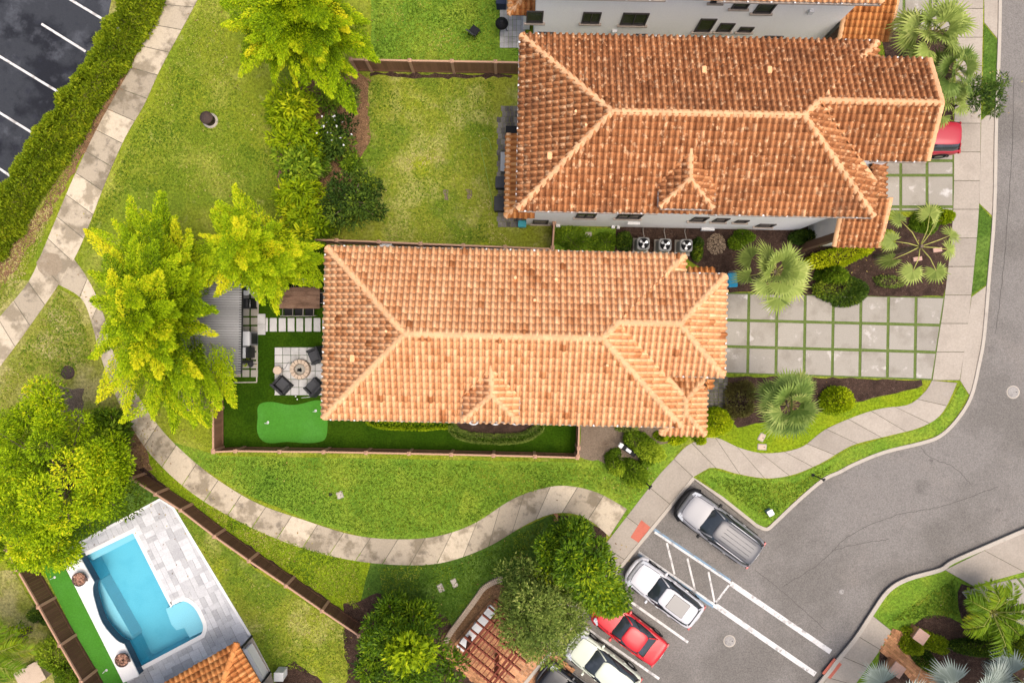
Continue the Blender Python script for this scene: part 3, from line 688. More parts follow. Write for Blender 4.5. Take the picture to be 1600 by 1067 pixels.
# ---------------------------------------------------------------- fences
def fence(label, posts_px, h, mat, capmat, group, zoff=0.0):
    pts = [Vector(P2(a, b, h)) for a, b in posts_px]
    root = empty('fence', (pts[0].x, pts[0].y, 0), label, 'fence', group)
    o = pts[0]
    for i, p in enumerate(pts):
        nb = pts[min(i+1, len(pts)-1)]-pts[max(i-1, 0)]; rz = math.atan2(nb.y, nb.x); q = p-o
        mb = MB().box((q.x, q.y, h/2+.02), (.13,.13,h+.04), rz)
        mb.add([(q.x-.085,q.y-.085,h+.04),(q.x+.085,q.y-.085,h+.04),(q.x+.085,q.y+.085,h+.04),(q.x-.085,q.y+.085,h+.04),(q.x,q.y,h+.10)],[(3,2,1,0),(0,1,4),(1,2,4),(2,3,4),(3,0,4)],.9)
        mb.build('post', capmat, root)
    for i in range(len(pts)-1):
        a, b = pts[i]-o, pts[i+1]-o; d = b-a; L_ = d.length-.13; rz = math.atan2(d.y, d.x); c = (a+b)/2; d.normalize()
        mb = MB(); k = max(2, round(L_/.16)); wd = L_/k
        for j in range(k):
            q = a+d*(.065+(j+.5)*wd); mb.box((q.x, q.y, h/2-.03), (wd-.006, .032, h-.12), rz, rnd.random())
        mb.box((c.x, c.y, .10), (L_, .06, .12), rz, .4)
        pn = mb.build('panel', mat, root)
        MB().box((c.x, c.y, h-.035), (L_, .075, .085), rz, .8).build('top_rail', capmat, pn)
    return root
def spaced(a, b, n): return [(a[0]+(b[0]-a[0])*i/n, a[1]+(b[1]-a[1])*i/n) for i in range(n+1)]
FG = 'tan fences round the middle villa garden'
fence('tan fence at the pavilion end of the artificial turf garden', [(333,704),(332.5,640),(332,580)], 1.1, M['fence'], M['fence_cap'], FG)
fence('long tan fence between the artificial turf and the curving path', [(333.5,706),(368,704.5),(437,705.5),(505.5,706),(572,707.2),(639,708.5),(705,710),(771,711.5),(836,713),(902,715)], 1.1, M['fence'], M['fence_cap'], FG)
fence('short tan fence closing the turf strip beside the bare soil bed', [(903,713),(904,700),(905,660)], 1.1, M['fence'], M['fence_cap'], FG)
fence('long thin tan fence between the two rear gardens, close to the pale orange roof', [(470,374),(526,375.5),(592,378),(657,381),(724,383.5),(789,386),(863,389)], 1.1, M['fence'], M['fence_cap'], FG)
fence('short tan fence stub meeting the white wall near the teal bin', [(863.5,387),(866,348)], 1.1, M['fence'], M['fence_cap'], FG)
fence('tan fence dividing the two upper back lawns', [(548,93),(572,93.5),(640,95),(706,96),(774,97),(815,98)], 1.3, M['fence'], M['fence_cap'], FG)
FD = 'dark brown fences round the pool garden'
fence('long dark brown fence between the pool garden and the curving path', [(185,733),(205,748),(243,772),(282,797),(335,838),(389,876),(447,915),(503,954),(561,993)], 1.13, M['fence_dark'], M['fence_cap'], FD)
fence('dark brown fence beside the narrow putting strip by the pool', [(8,857),(26,889),(60,948),(93.5,1008),(127,1065),(160,1125)], 1.13, M['fence_dark'], M['fence_cap'], FD)
# ---------------------------------------------------------------- plants
rng = np.random.default_rng(11)
def leafmat(name, ramp, transl=.35, rough=.6):
    return mk(name, (.1,.2,.01), varramp=ramp, rough=rough, spec=.12, transl=transl)
LM = {
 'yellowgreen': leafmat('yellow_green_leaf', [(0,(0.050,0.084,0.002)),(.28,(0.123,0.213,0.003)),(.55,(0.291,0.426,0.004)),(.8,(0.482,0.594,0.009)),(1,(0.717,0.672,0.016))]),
 'lime': leafmat('lime_leaf', [(0,(0.055,0.105,0.002)),(.4,(0.198,0.297,0.004)),(.75,(0.385,0.484,0.007)),(1,(0.550,0.583,0.013))]),
 'mid': leafmat('mid_green_leaf', [(0,(0.034,0.074,0.005)),(.4,(0.095,0.176,0.009)),(.75,(0.189,0.297,0.014)),(1,(0.351,0.446,0.027))]),
 'dark': leafmat('dark_leaf', [(0,(0.014,0.034,0.005)),(.4,(0.043,0.086,0.010)),(.75,(0.102,0.168,0.017)),(1,(0.264,0.336,0.022))]),
 'darkglossy': leafmat('dark_glossy_leaf', [(0,(0.022,0.053,0.005)),(.4,(0.069,0.144,0.007)),(.75,(0.163,0.269,0.010)),(1,(0.425,0.500,0.013))], rough=.4),
 'olive': leafmat('olive_leaf', [(0,(0.042,0.072,0.012)),(.4,(0.126,0.186,0.029)),(.75,(0.252,0.318,0.060)),(1,(0.432,0.444,0.120))]),
 'brownish': leafmat('brown_leaf', [(0,(.05,.038,.014)),(.5,(.12,.10,.03)),(1,(.20,.20,.05))]),
 'hedge': leafmat('hedge_leaf', [(0,(0.044,0.088,0.005)),(.4,(0.163,0.237,0.007)),(.75,(0.338,0.400,0.013)),(1,(0.575,0.550,0.027))]),
 'fan': leafmat('fan_palm_leaf', [(0,(.08,.12,.025)),(.4,(.21,.275,.055)),(.75,(.34,.41,.095)),(1,(.47,.50,.15))], .3, .5),
 'fandark': leafmat('green_fan_leaf', [(0,(.045,.085,.018)),(.4,(.12,.19,.035)),(.75,(.22,.30,.065)),(1,(.36,.41,.11))], .3, .5),
 'silver': leafmat('silver_palm_leaf', [(0,(.17,.21,.17)),(.4,(.27,.32,.27)),(.75,(.37,.42,.37)),(1,(.47,.52,.46))], .25, .55),
 'cycad': leafmat('feather_palm_leaf', [(0,(.04,.09,.004)),(.4,(.11,.20,.006)),(.75,(.20,.29,.010)),(1,(.42,.38,.015))], .3, .45),
}
BARK = mk('bark', (.16,.12,.085), [((.08,.055,.04),4,.45,.7,.8)], fine=(14,.3), bump=(12,.8,.04))
PETI = mk('palm_stalk', (.36,.36,.09), fine=(10,.15), rough=.5)
CANE = mk('cane', (.20,.22,.04), fine=(10,.2), rough=.5)
def norm(a): return a/np.maximum(1e-9, np.linalg.norm(a, axis=1, keepdims=True))
def leaves(name, c, d, ln, wd, var, mat, parent, nrm=None, bend=.15):
    """one mesh of folded, pointed leaves: base c, direction d, length ln, width wd"""
    n = len(c); d = norm(d)
    if nrm is None: nrm = rng.normal(0, .55, (n, 3))+np.array([0, 0, 1.0])
    s = norm(np.cross(d, nrm)); up = norm(np.cross(s, d))
    ln = ln[:, None]; wd = wd[:, None]
    V = np.empty((n, 5, 3)); V[:, 0] = c; mid = c+d*ln*.45
    V[:, 1] = mid+s*wd*.5+up*wd*.18; V[:, 2] = c+d*ln-np.array([0, 0, 1])*ln*bend; V[:, 3] = mid-s*wd*.5+up*wd*.18; V[:, 4] = mid
    b = (np.arange(n)*5)[:, None]
    F = np.concatenate([b+np.array([[0, 4, 2, 1]]), b+np.array([[0, 3, 2, 4]])], 1).reshape(-1, 4)
    return rawmesh(name, V.reshape(-1, 3), F, np.repeat(np.clip(var, 0, 1), 2), mat, parent)
def rawmesh(name, V, F, var, mat, parent, smooth=False):
    me = bpy.data.meshes.new(name); k = F.shape[1]
    me.vertices.add(len(V)); me.vertices.foreach_set('co', V.astype(np.float32).ravel())
    me.loops.add(F.size); me.loops.foreach_set('vertex_index', F.astype(np.int32).ravel())
    me.polygons.add(len(F)); me.polygons.foreach_set('loop_start', (np.arange(len(F))*k).astype(np.int32))
    me.update(calc_edges=True)
    at = me.attributes.new('var', 'FLOAT', 'FACE'); at.data.foreach_set('value', var.astype(np.float32))
    if smooth: me.polygons.foreach_set('use_smooth', [True]*len(F))
    me.materials.append(mat)
    o = bpy.data.objects.new(name, me); COL.objects.link(o)
    if parent is not None: o.parent = parent
    return o
def inpoly(x, y, pts):
    c = False; n = len(pts); j = n-1
    for i in range(n):
        if (pts[i][1] > y) != (pts[j][1] > y) and x < (pts[j][0]-pts[i][0])*(y-pts[i][1])/(pts[j][1]-pts[i][1])+pts[i][0]: c = not c
        j = i
    return c
def radial(pts, cx, cy, x, y):
    """how far (x,y) lies from the centre, 1 at the outline"""
    a = math.atan2(y-cy, x-cx); best = None; n = len(pts); dx, dy = math.cos(a), math.sin(a)
    for i in range(n):
        (x1, y1), (x2, y2) = pts[i], pts[(i+1) % n]; ex, ey = x2-x1, y2-y1; den = dx*ey-dy*ex
        if abs(den) < 1e-9: continue
        t = ((x1-cx)*ey-(y1-cy)*ex)/den; u = ((x1-cx)*dy-(y1-cy)*dx)/den
        if t > 0 and -1e-6 <= u <= 1+1e-6: best = t if best is None else max(best, t)
    return math.hypot(x-cx, y-cy)/(best or 1)
def outline_pts(outline, n, cx, cy, rim=.35):
    xs = [p[0] for p in outline]; ys = [p[1] for p in outline]; out = []
    k = len(outline)
    for i in range(int(n*rim)):
        f = rng.uniform(0, k); a = outline[int(f) % k]; b = outline[(int(f)+1) % k]; t = f-int(f)
        t = 0 if t < .35 else (1 if t > .65 else t)
        q = (a[0]+(b[0]-a[0])*t, a[1]+(b[1]-a[1])*t); s = rng.uniform(.88, .98)
        out.append((cx+(q[0]-cx)*s, cy+(q[1]-cy)*s))
    while len(out) < n:
        x, y = rng.uniform(min(xs), max(xs)), rng.uniform(min(ys), max(ys))
        if inpoly(x, y, outline): out.append((x, y))
    return out
def plume_tree(label, outline, centre, ztop, zrim, mat, nplume=110, per=170, cat='tree', name='bamboo_clump', wide=.42, group=None, leaf=(.075,.17), yellow=.0):
    """arching canes that end in pointed plumes of narrow leaves"""
    cx, cy = centre; bx, by, _ = P(cx, cy, ztop*.6)
    root = empty(name, (bx, by, 0), label, cat, group)
    body = [(cx+(x-cx)*.80, cy+(y-cy)*.80) for x, y in outline]
    tips = [(x, y, 0) for x, y in outline_pts(body, nplume, cx, cy, .25)]
    for (x, y) in outline:
        for q in range(3 if math.hypot(x-cx, y-cy) > 55 else 2):
            e = rng.uniform(.92, 1.05); tips.append((cx+(x-cx)*e+rng.normal(0, 5), cy+(y-cy)*e+rng.normal(0, 5), 1))
    C_ = []; D_ = []; L_ = []; W_ = []; V_ = []; cane = MB()
    for (tx, ty, rimmed) in tips:
        rr = min(1, radial(outline, cx, cy, tx, ty)); z = ztop-(ztop-zrim)*rr**1.6+rng.normal(0, .7)*(1-.5*rr)
        T = np.array(P(tx, ty, z)); back = rng.uniform(1.6, 2.6) if not rimmed else rng.uniform(2.2, 3.2)
        out = np.array([T[0]-bx, T[1]-by, 0.0]); dl = np.linalg.norm(out)
        o_ = out/dl if dl > .3 else norm(rng.normal(0, 1, (1, 3))*np.array([1, 1, 0]))[0]
        o_ = norm((o_+rng.normal(0, .25, 3)*np.array([1, 1, 0]))[None])[0]
        S = T-o_*back*(.55+.4*rr)+np.array([0, 0, -back*(.75-.5*rr)])
        Mid = (S+T)/2+np.array([0, 0, .30+.1*rr])
        t = rng.beta(1.35, 1.15, per); tt = t[:, None]
        Q = S*(1-tt)**2+Mid*2*tt*(1-tt)+T*tt**2
        tan = norm((Mid-S)*(1-tt)+(T-Mid)*tt)
        w_ = wide*(.74 if rimmed else 1)*(1.03-t**2.2)*rng.uniform(.7, 1.2)+.04
        off = rng.normal(0, 1, (per, 3)); off -= (off*tan).sum(1, keepdims=True)*tan; off = norm(off)*(w_*np.sqrt(rng.uniform(0, 1, per)))[:, None]
        C_.append(Q+off); D_.append(tan*1.0+off*1.6/np.maximum(.1, w_)[:, None]*.5+np.array([0, 0, -.15])+rng.normal(0, .17, (per, 3)))
        L_.append(rng.uniform(*leaf, per)*(1.05-.35*t)); W_.append(rng.uniform(.03, .055, per))
        m_ = rng.normal(.56, .18)+yellow
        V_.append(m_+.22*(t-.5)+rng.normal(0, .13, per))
        if rng.random() < .5: cane.tube([(bx+rng.normal(0,.35)-bx, by+rng.normal(0,.35)-by, .0), tuple((S-np.array([bx,by,0]))*np.array([.6,.6,.75])), tuple(Mid-np.array([bx,by,0]))], .03, 5, r2=.012)
    c = np.concatenate(C_)-np.array([bx, by, 0])
    leaves('crown', c, np.concatenate(D_), np.concatenate(L_), np.concatenate(W_), np.concatenate(V_), mat, root)
    cane.build('canes', CANE, root)
    return root
def clump_tree(label, outline, centre, ztop, zrim, mat, nclump=150, per=110, csize=.55, leaf=(.16,.28), lw=(.07,.12), cat='tree', name='broadleaf_tree', trunk=.16, group=None, spread=.14, rim=.28, fill=.35):
    cx, cy = centre; bx, by, _ = P(cx, cy, ztop*.6); base = np.array([bx, by, 0])
    root = empty(name, (bx, by, 0), label, cat, group)
    C_ = []; D_ = []; V_ = []; tb = MB(); zf = ztop*.42
    tb.tube([(0,0,-.05),(.03,.02,zf*.5),(0,0,zf)], trunk, 10, r2=trunk*.7)
    pts = outline_pts(outline, nclump, cx, cy, rim)
    for i, (tx, ty) in enumerate(pts):
        rr = min(1, radial(outline, cx, cy, tx, ty)); z = ztop-(ztop-zrim)*rr**1.8
        deep = rng.random() < fill
        z += -rng.uniform(.6, 2.4)*min(1, ztop/6) if deep else rng.normal(0, .22*min(1, ztop/5))
        z = max(.25, z)
        T = np.array(P(tx, ty, z)); s = csize*rng.uniform(.65, 1.3)
        k = int(per*rng.uniform(.7, 1.3)); off = norm(rng.normal(0, 1, (k, 3)))*np.array([1, 1, .8])*(s*rng.uniform(.15, 1, k)**.4)[:, None]
        # clumps near the outline are pulled inwards so the crown keeps its outline
        pull = norm((base+np.array([0,0,z])-T)[None])[0]*s*.7*rr
        C_.append(T+pull+off); D_.append(norm(off)+np.array([0, 0, .15])+rng.normal(0, .45, (k, 3)))
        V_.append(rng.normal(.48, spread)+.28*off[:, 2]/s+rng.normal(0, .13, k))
        if i % 4 == 0:
            q = T-base; tb.tube([(0,0,zf*.85),(q[0]*.4,q[1]*.4,zf+(q[2]-zf)*.55),tuple(q*np.array([.95,.95,.97]))], trunk*.42, 5, r2=.012)
    c = np.concatenate(C_)-base; n = len(c)
    leaves('crown', c, np.concatenate(D_), rng.uniform(*leaf, n), rng.uniform(*lw, n), np.concatenate(V_), mat, root)
    tb.build('trunk', BARK, root)
    return root
def shrub(label, px, py, rx, ry, h, mat, name='shrub', n=None, leaf=(.08,.15), lw=(.04,.07), rot=0.0, group=None, spread=.14, cat='shrub', lump=.8, squareness=1.0):
    """rounded bush of small leaves over a shell, px radii"""
    bx, by, _ = P(px, py, h*.6); s = S0/(H-h*.6); a, b = rx/s, ry/s
    root = empty(name, (bx, by, 0), label, cat, group, R(rot))
    if n is None: n = int(900+5200*a*b+2500*h*max(a, b))
    q = norm(rng.normal(0, 1, (n, 3))); q[:, 2] = np.abs(q[:, 2])*1.0; rad = rng.uniform(.80, 1.03, n)
    # lumps
    nl = 14; lc = norm(rng.normal(0, 1, (nl, 3))); lc[:, 2] = np.abs(lc[:, 2]); la = rng.normal(0, 1, nl)
    f = (np.maximum(0, q@lc.T-.55)/.45*la).sum(1); rad *= 1+lump*.30*f
    if squareness > 1: q = np.sign(q)*np.abs(q)**(1/squareness)
    p = q*rad[:, None]*np.array([a, b, h])
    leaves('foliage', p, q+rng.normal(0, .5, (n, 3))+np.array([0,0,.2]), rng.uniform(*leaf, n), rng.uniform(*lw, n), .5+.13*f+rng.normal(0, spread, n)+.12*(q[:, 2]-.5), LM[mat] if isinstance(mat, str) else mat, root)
    tb = MB()
    for i in range(6):
        an = i*1.05; tb.tube([(0,0,-.02),(math.cos(an)*a*.35,math.sin(an)*b*.35,h*.45),(math.cos(an)*a*.65,math.sin(an)*b*.65,h*.7)], .018, 5, r2=.008)
    tb.build('stem', BARK, root)
    return root
def hedge(label, line_px, wpx, h, mat, n_per_m2=420, name='hedge', cat='hedge', leaf=(.10,.19), lw=(.05,.085), group=None, wob=.12, spread=.15, end_taper=True):
    pts = smooth(poly(line_px, h*.7), 6); L_ = [0]
    for i in range(len(pts)-1): L_.append(L_[-1]+(Vector(pts[i+1])-Vector(pts[i])).length)
    tot = L_[-1]; s = S0/(H-h*.7); hw = wpx/s/2; o = Vector(pts[0])
    root = empty(name, (o.x, o.y, 0), label, cat, group)
    n = int(tot*(2*hw+2*h)*n_per_m2); sarr = rng.uniform(0, tot, n); P_ = np.array(pts)
    x = np.interp(sarr, L_, P_[:, 0]); y = np.interp(sarr, L_, P_[:, 1])
    e = .05; tx = np.interp(sarr+e, L_, P_[:, 0])-np.interp(sarr-e, L_, P_[:, 0]); ty = np.interp(sarr+e, L_, P_[:, 1])-np.interp(sarr-e, L_, P_[:, 1])
    tl = np.hypot(tx, ty)+1e-9; nx, ny = -ty/tl, tx/tl
    th = rng.uniform(-.25, math.pi+.25, n); ct, st = np.cos(th), np.sin(th)
    cs = np.sign(ct)*np.abs(ct)**.6; ss = np.abs(np.maximum(st, -.2))**.6
    # slow wobble of the width and height
    f = np.zeros(n)
    for k in range(7): f += np.sin(sarr*(.9+1.3*k)+k*2.1+2.0*np.sin(th*1.5+k))*rng.uniform(.4, 1)/(1+.35*k)
    g = 1+wob*f*.5; rad = rng.uniform(.82, 1.04, n)*g
    if end_taper:
        ed = np.minimum(sarr, tot-sarr)/hw; rad *= np.clip(.35+.65*np.sqrt(np.clip(ed, 0, 1)), 0, 1)
    c = np.stack([x+nx*cs*hw*rad-o.x, y+ny*cs*hw*rad-o.y, np.maximum(.02, h*ss*rad)], 1)
    d = np.stack([nx*ct, ny*ct, st+.2], 1)+rng.normal(0, .55, (n, 3))
    leaves('foliage', c, d, rng.uniform(*leaf, n), rng.uniform(*lw, n), .47+.10*f+rng.normal(0, spread, n), LM[mat], root)
    tb = MB()
    for k in range(max(2, int(tot/.8))):
        t = (k+.5)/max(2, int(tot/.8))*tot; X = float(np.interp(t, L_, P_[:, 0]))-o.x; Y = float(np.interp(t, L_, P_[:, 1]))-o.y
        tb.tube([(X,Y,-.02),(X+.05,Y,h*.5),(X+.1,Y+.08,h*.8)], .02, 5, r2=.01)
    tb.build('stem', BARK, root)
    return root
def fan_palm(label, px, py, rpx, zc, nf, mat, trunk=.14, name='fan_palm', seglen=(.62,.82), pet=(.5,.8), fan=125, nseg=26, az=None, segw=.055, droop=.30, stiff=False, elev=(-18,62)):
    """fronds: a stalk, then a round fan of narrow segments"""
    bx, by, _ = P(px, py, zc); s = S0/(H-zc); Rm = rpx/s
    root = empty(name, (bx, by, 0), label, 'palm')
    V = []; F = []; var = []; st = MB()
    scale = Rm/(pet[1]*.92+seglen[1]*.95)
    for i in range(nf):
        a = (i*2.39996+rng.normal(0, .18)) if az is None else R(az[i])
        fr = i/(nf-1) if nf > 1 else .5
        el = R(elev[0]+(elev[1]-elev[0])*(fr if az is None else rng.uniform(.1, .5))+rng.normal(0, 6))
        pl = rng.uniform(*pet)*scale*(1-.45*fr if az is None else 1); sl = rng.uniform(*seglen)*scale
        d = np.array([math.cos(a)*math.cos(el), math.sin(a)*math.cos(el), math.sin(el)])
        hub = d*pl+np.array([0, 0, zc-.10*pl*pl]); d2 = d+np.array([0, 0, -.35]); d2 /= np.linalg.norm(d2)
        st.tube([(0,0,zc-.12), tuple(d*pl*.5+np.array([0,0,zc+.02])), tuple(hub)], .024, 5, r2=.014)
        side = np.cross(d2, [0, 0, 1]); side /= np.linalg.norm(side); up = np.cross(side, d2)
        roll = rng.normal(0, .42); side, up = side*math.cos(roll)+up*math.sin(roll), up*math.cos(roll)-side*math.sin(roll)
        base_v = rng.normal(.5, .13)
        for k in range(nseg):
            b = R(-fan+2*fan*(k+.5)/nseg); e = d2*math.cos(b)+side*math.sin(b)
            l2 = sl*(.72+.28*math.cos(b*.62))*rng.uniform(.84, 1.08)
            fold = up*(.10 if k % 2 else -.02)*.25
            w_ = segw*scale*(1.15 if not stiff else 1.3)
            sd_ = np.cross(e, up); sd_ /= np.linalg.norm(sd_)
            dr = droop*(.5+.9*abs(b)/math.pi)
            p0 = hub+e*.02; p1 = hub+e*l2*.55+fold-up*0+np.array([0,0,-dr*.10*l2]); p2 = hub+e*l2+np.array([0,0,-dr*l2*(.6 if not stiff else .25)])
            w1 = min(w_*1.05, 2*math.tan(R(fan/nseg))*l2*.55*1.0+.01)
            q = len(V); V += [p0-sd_*w1*.12, p0+sd_*w1*.12, p1+sd_*w1*.55, p2, p1-sd_*w1*.55]
            F += [(q, q+1, q+2, q+4), (q+4, q+2, q+3, q+3)]
            v_ = base_v+rng.normal(0, .10); var += [v_-.04, v_+.10]
    # triangles at the tips: write as quads with a repeated corner split apart
    V = np.array(V); tri = [f[:3] for f in F if f[2] == f[3]]; quad = [f for f in F if f[2] != f[3]]
    me = bpy.data.meshes.new('fronds'); me.from_pydata([tuple(v) for v in V], [], quad+tri)
    vq = [v for v, f in zip(var, F) if f[2] != f[3]]+[v for v, f in zip(var, F) if f[2] == f[3]]
    at = me.attributes.new('var', 'FLOAT', 'FACE'); at.data.foreach_set('value', vq); me.materials.append(LM[mat])
    o = bpy.data.objects.new('fronds', me); COL.objects.link(o); o.parent = root
    st.build('stalks', PETI, root)
    MB().lathe((0,0,0), [(trunk*1.35,-.05),(trunk*1.1,.3),(trunk,zc*.5),(trunk*1.05,zc-.15),(trunk*.6,zc+.05)], 12).build('trunk', BARK, root)
    return root
def feather_palm(label, px, py, rpx, zc, nf, mat, name='feather_palm', trunk=.12, az0=0.0, cat='palm'):
    bx, by, _ = P(px, py, zc); Rm = rpx*(H-zc)/S0
    root = empty(name, (bx, by, 0), label, cat); C_ = []; D_ = []; L_ = []; V_ = []; st = MB()
    for i in range(nf):
        a = az0+i*2.39996+rng.normal(0, .15); el = R(15+60*(i/nf)); ln = Rm*rng.uniform(.85, 1.08)/max(.55, math.cos(el)**.5)*1.05
        o_ = np.array([math.cos(a), math.sin(a), 0]); S = np.array([0, 0, zc]); Md = S+o_*ln*.5+np.array([0,0,ln*math.tan(el)*.28]); T = S+o_*ln*(1-.25*i/nf)+np.array([0,0,-ln*.18+ln*.5*i/nf])
        st.tube([tuple(S), tuple((S+2*Md+T)/4), tuple(T)], .02, 5, r2=.006); sd_ = np.cross(o_, [0, 0, 1]); bv = rng.normal(.5, .15)
        for k in range(30):
            t = .12+.88*k/29; q = S*(1-t)**2+Md*2*t*(1-t)+T*t*t
            for sgn in (-1, 1):
                C_.append(q); D_.append(o_*.75+sd_*sgn+np.array([0,0,.25-.4*t])+rng.normal(0,.08,3)); L_.append(ln*.32*math.sin(math.pi*(.12+.80*t))**.7*rng.uniform(.9,1.1)); V_.append(bv+rng.normal(0,.1))
    n = len(C_)
    leaves('fronds', np.array(C_), np.array(D_), np.array(L_), np.full(n, .055), np.array(V_), LM[mat], root, bend=.2)
    st.build('stalks', PETI, root)
    MB().lathe((0,0,0), [(trunk*1.3,-.05),(trunk,.2),(trunk,zc)], 12).build('trunk', BARK, root)
    return root

TG = 'tall yellow green trees along the rear path'
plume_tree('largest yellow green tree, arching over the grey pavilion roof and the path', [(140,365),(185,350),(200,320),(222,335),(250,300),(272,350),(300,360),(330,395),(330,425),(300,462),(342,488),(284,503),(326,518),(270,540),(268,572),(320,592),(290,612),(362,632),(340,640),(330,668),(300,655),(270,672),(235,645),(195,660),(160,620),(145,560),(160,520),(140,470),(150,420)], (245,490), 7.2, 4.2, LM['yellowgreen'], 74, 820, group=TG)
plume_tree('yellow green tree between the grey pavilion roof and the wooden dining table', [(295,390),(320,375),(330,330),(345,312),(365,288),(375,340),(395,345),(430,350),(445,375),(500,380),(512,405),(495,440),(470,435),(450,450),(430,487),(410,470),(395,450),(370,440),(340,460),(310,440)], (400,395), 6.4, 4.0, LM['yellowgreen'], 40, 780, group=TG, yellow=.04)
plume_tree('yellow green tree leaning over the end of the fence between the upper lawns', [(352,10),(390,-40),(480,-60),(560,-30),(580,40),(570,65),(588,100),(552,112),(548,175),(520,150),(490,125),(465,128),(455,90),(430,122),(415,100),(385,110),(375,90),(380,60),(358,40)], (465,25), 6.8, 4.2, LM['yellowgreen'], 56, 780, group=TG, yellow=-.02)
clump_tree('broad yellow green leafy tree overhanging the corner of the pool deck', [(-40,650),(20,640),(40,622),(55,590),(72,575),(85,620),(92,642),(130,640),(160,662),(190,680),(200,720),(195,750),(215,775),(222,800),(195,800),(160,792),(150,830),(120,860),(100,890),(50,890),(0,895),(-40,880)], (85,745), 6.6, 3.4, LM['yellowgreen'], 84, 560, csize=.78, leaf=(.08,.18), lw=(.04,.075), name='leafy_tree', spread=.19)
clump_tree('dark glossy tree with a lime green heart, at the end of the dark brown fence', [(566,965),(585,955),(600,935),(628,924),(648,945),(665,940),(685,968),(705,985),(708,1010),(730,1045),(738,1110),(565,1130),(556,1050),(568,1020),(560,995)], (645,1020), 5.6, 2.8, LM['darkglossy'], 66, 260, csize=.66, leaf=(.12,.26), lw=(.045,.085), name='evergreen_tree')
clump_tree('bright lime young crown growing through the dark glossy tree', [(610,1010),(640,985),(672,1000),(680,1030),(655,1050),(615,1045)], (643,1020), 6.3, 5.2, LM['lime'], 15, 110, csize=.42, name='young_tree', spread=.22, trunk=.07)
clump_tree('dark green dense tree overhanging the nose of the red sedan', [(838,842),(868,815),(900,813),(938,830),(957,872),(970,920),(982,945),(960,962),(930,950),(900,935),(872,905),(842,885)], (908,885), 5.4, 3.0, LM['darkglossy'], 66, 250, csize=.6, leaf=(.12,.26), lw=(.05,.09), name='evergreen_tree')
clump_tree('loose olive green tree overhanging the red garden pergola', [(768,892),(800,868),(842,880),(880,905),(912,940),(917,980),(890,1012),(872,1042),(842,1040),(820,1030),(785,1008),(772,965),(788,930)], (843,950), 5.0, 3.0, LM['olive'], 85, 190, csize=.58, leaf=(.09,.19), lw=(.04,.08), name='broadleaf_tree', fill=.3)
SG = 'leafy shrubs in the bed between the rear lawns'
for k, (x, y, r, lb) in enumerate([(455,165,42,'first and topmost lime shrub under the tree by the upper fence'),(460,215,42,'lime shrub beside the white flowering dark shrub'),(468,262,42,'lime shrub in the middle of the row along the leaf litter bed'),(468,308,40,'lime shrub beside the big round dark shrub'),(472,352,40,'lime shrub at the end of the row nearest the thin fence')]):
    ol = [(x+r*math.cos(a)*rng.uniform(.8,1.15), y+r*math.sin(a)*rng.uniform(.8,1.1)) for a in np.linspace(0, 6.28, 11)[:-1]]
    clump_tree(lb, ol, (x, y), 2.6, 1.4, LM['mid'] if k == 2 else LM['lime'], 24, 95, csize=.44, leaf=(.18,.34), lw=(.06,.10), fill=.5, spread=.2, cat='shrub', name='leafy_shrub', trunk=.05, group=SG)
clump_tree('dark green shrub dotted with white flowers beside the leaf litter', [(495,195),(520,175),(550,185),(562,210),(550,240),(520,250),(498,232)], (528,213), 2.2, 1.0, LM['dark'], 16, 120, csize=.45, leaf=(.10,.22), spread=.25, fill=.45, cat='shrub', name='flowering_shrub', trunk=.05)
_fs = [o for o in bpy.data.objects if o.name.startswith('flowering_shrub')][0]
_f = rng.normal(0, .35, (16, 3)); leaves('flowers', _f*np.array([1,1,.3])+np.array([0,0,2.2]), rng.normal(0,1,(16,3)), np.full(16,.13), np.full(16,.10), np.full(16,.5), M['white'], _fs)
for x, y, r, hh_, mt, lb in [(512,150,24,1.2,'mid','green bush under the lowest plumes of the fence end tree'),(500,262,22,.9,'olive','pale olive bush between the white flowering shrub and the big round shrub'),(548,255,18,.7,'mid','low green bush at the lawn edge of the leaf litter bed'),(505,360,22,1.0,'mid','green bush at the corner of the thin fence'),(545,150,16,.6,'olive','small olive bush on the leaf litter near the upper fence')]:
    ol = [(x+r*math.cos(a)*rng.uniform(.6, 1.25), y+r*math.sin(a)*rng.uniform(.6, 1.2)) for a in np.linspace(0, 6.28, 10)[:-1]]
    clump_tree(lb, ol, (x, y), hh_, hh_*.5, LM[mt], 12, 90, csize=.34, leaf=(.10,.22), lw=(.04,.08), cat='shrub', name='bush', trunk=.03, spread=.2)
clump_tree('big round dark green shrub at the corner of the mown back lawn', [(495,280),(520,285),(535,258),(555,275),(575,262),(598,295),(585,315),(602,335),(575,345),(560,372),(535,350),(510,362),(500,325)], (550,312), 3.0, 1.3, LM['dark'], 34, 150, csize=.55, leaf=(.10,.20), lw=(.05,.08), spread=.22, fill=.45, cat='shrub', name='round_shrub', trunk=.07)
clump_tree('low straggly green bush at the foot of the largest tree', [(150,645),(185,640),(200,665),(190,700),(160,690)], (175,668), 2.4, 1.2, LM['mid'], 24, 60, csize=.4, cat='shrub', name='bush', trunk=.04)
hedge('long tall untrimmed hedge between the dark car park and the rear path', [(232,-40),(212,5),(180,62),(148,112),(110,168),(72,228),(34,285),(2,340),(-45,405)], 44, 1.2, 'hedge', 800, leaf=(.09,.20), lw=(.04,.08), wob=.3)
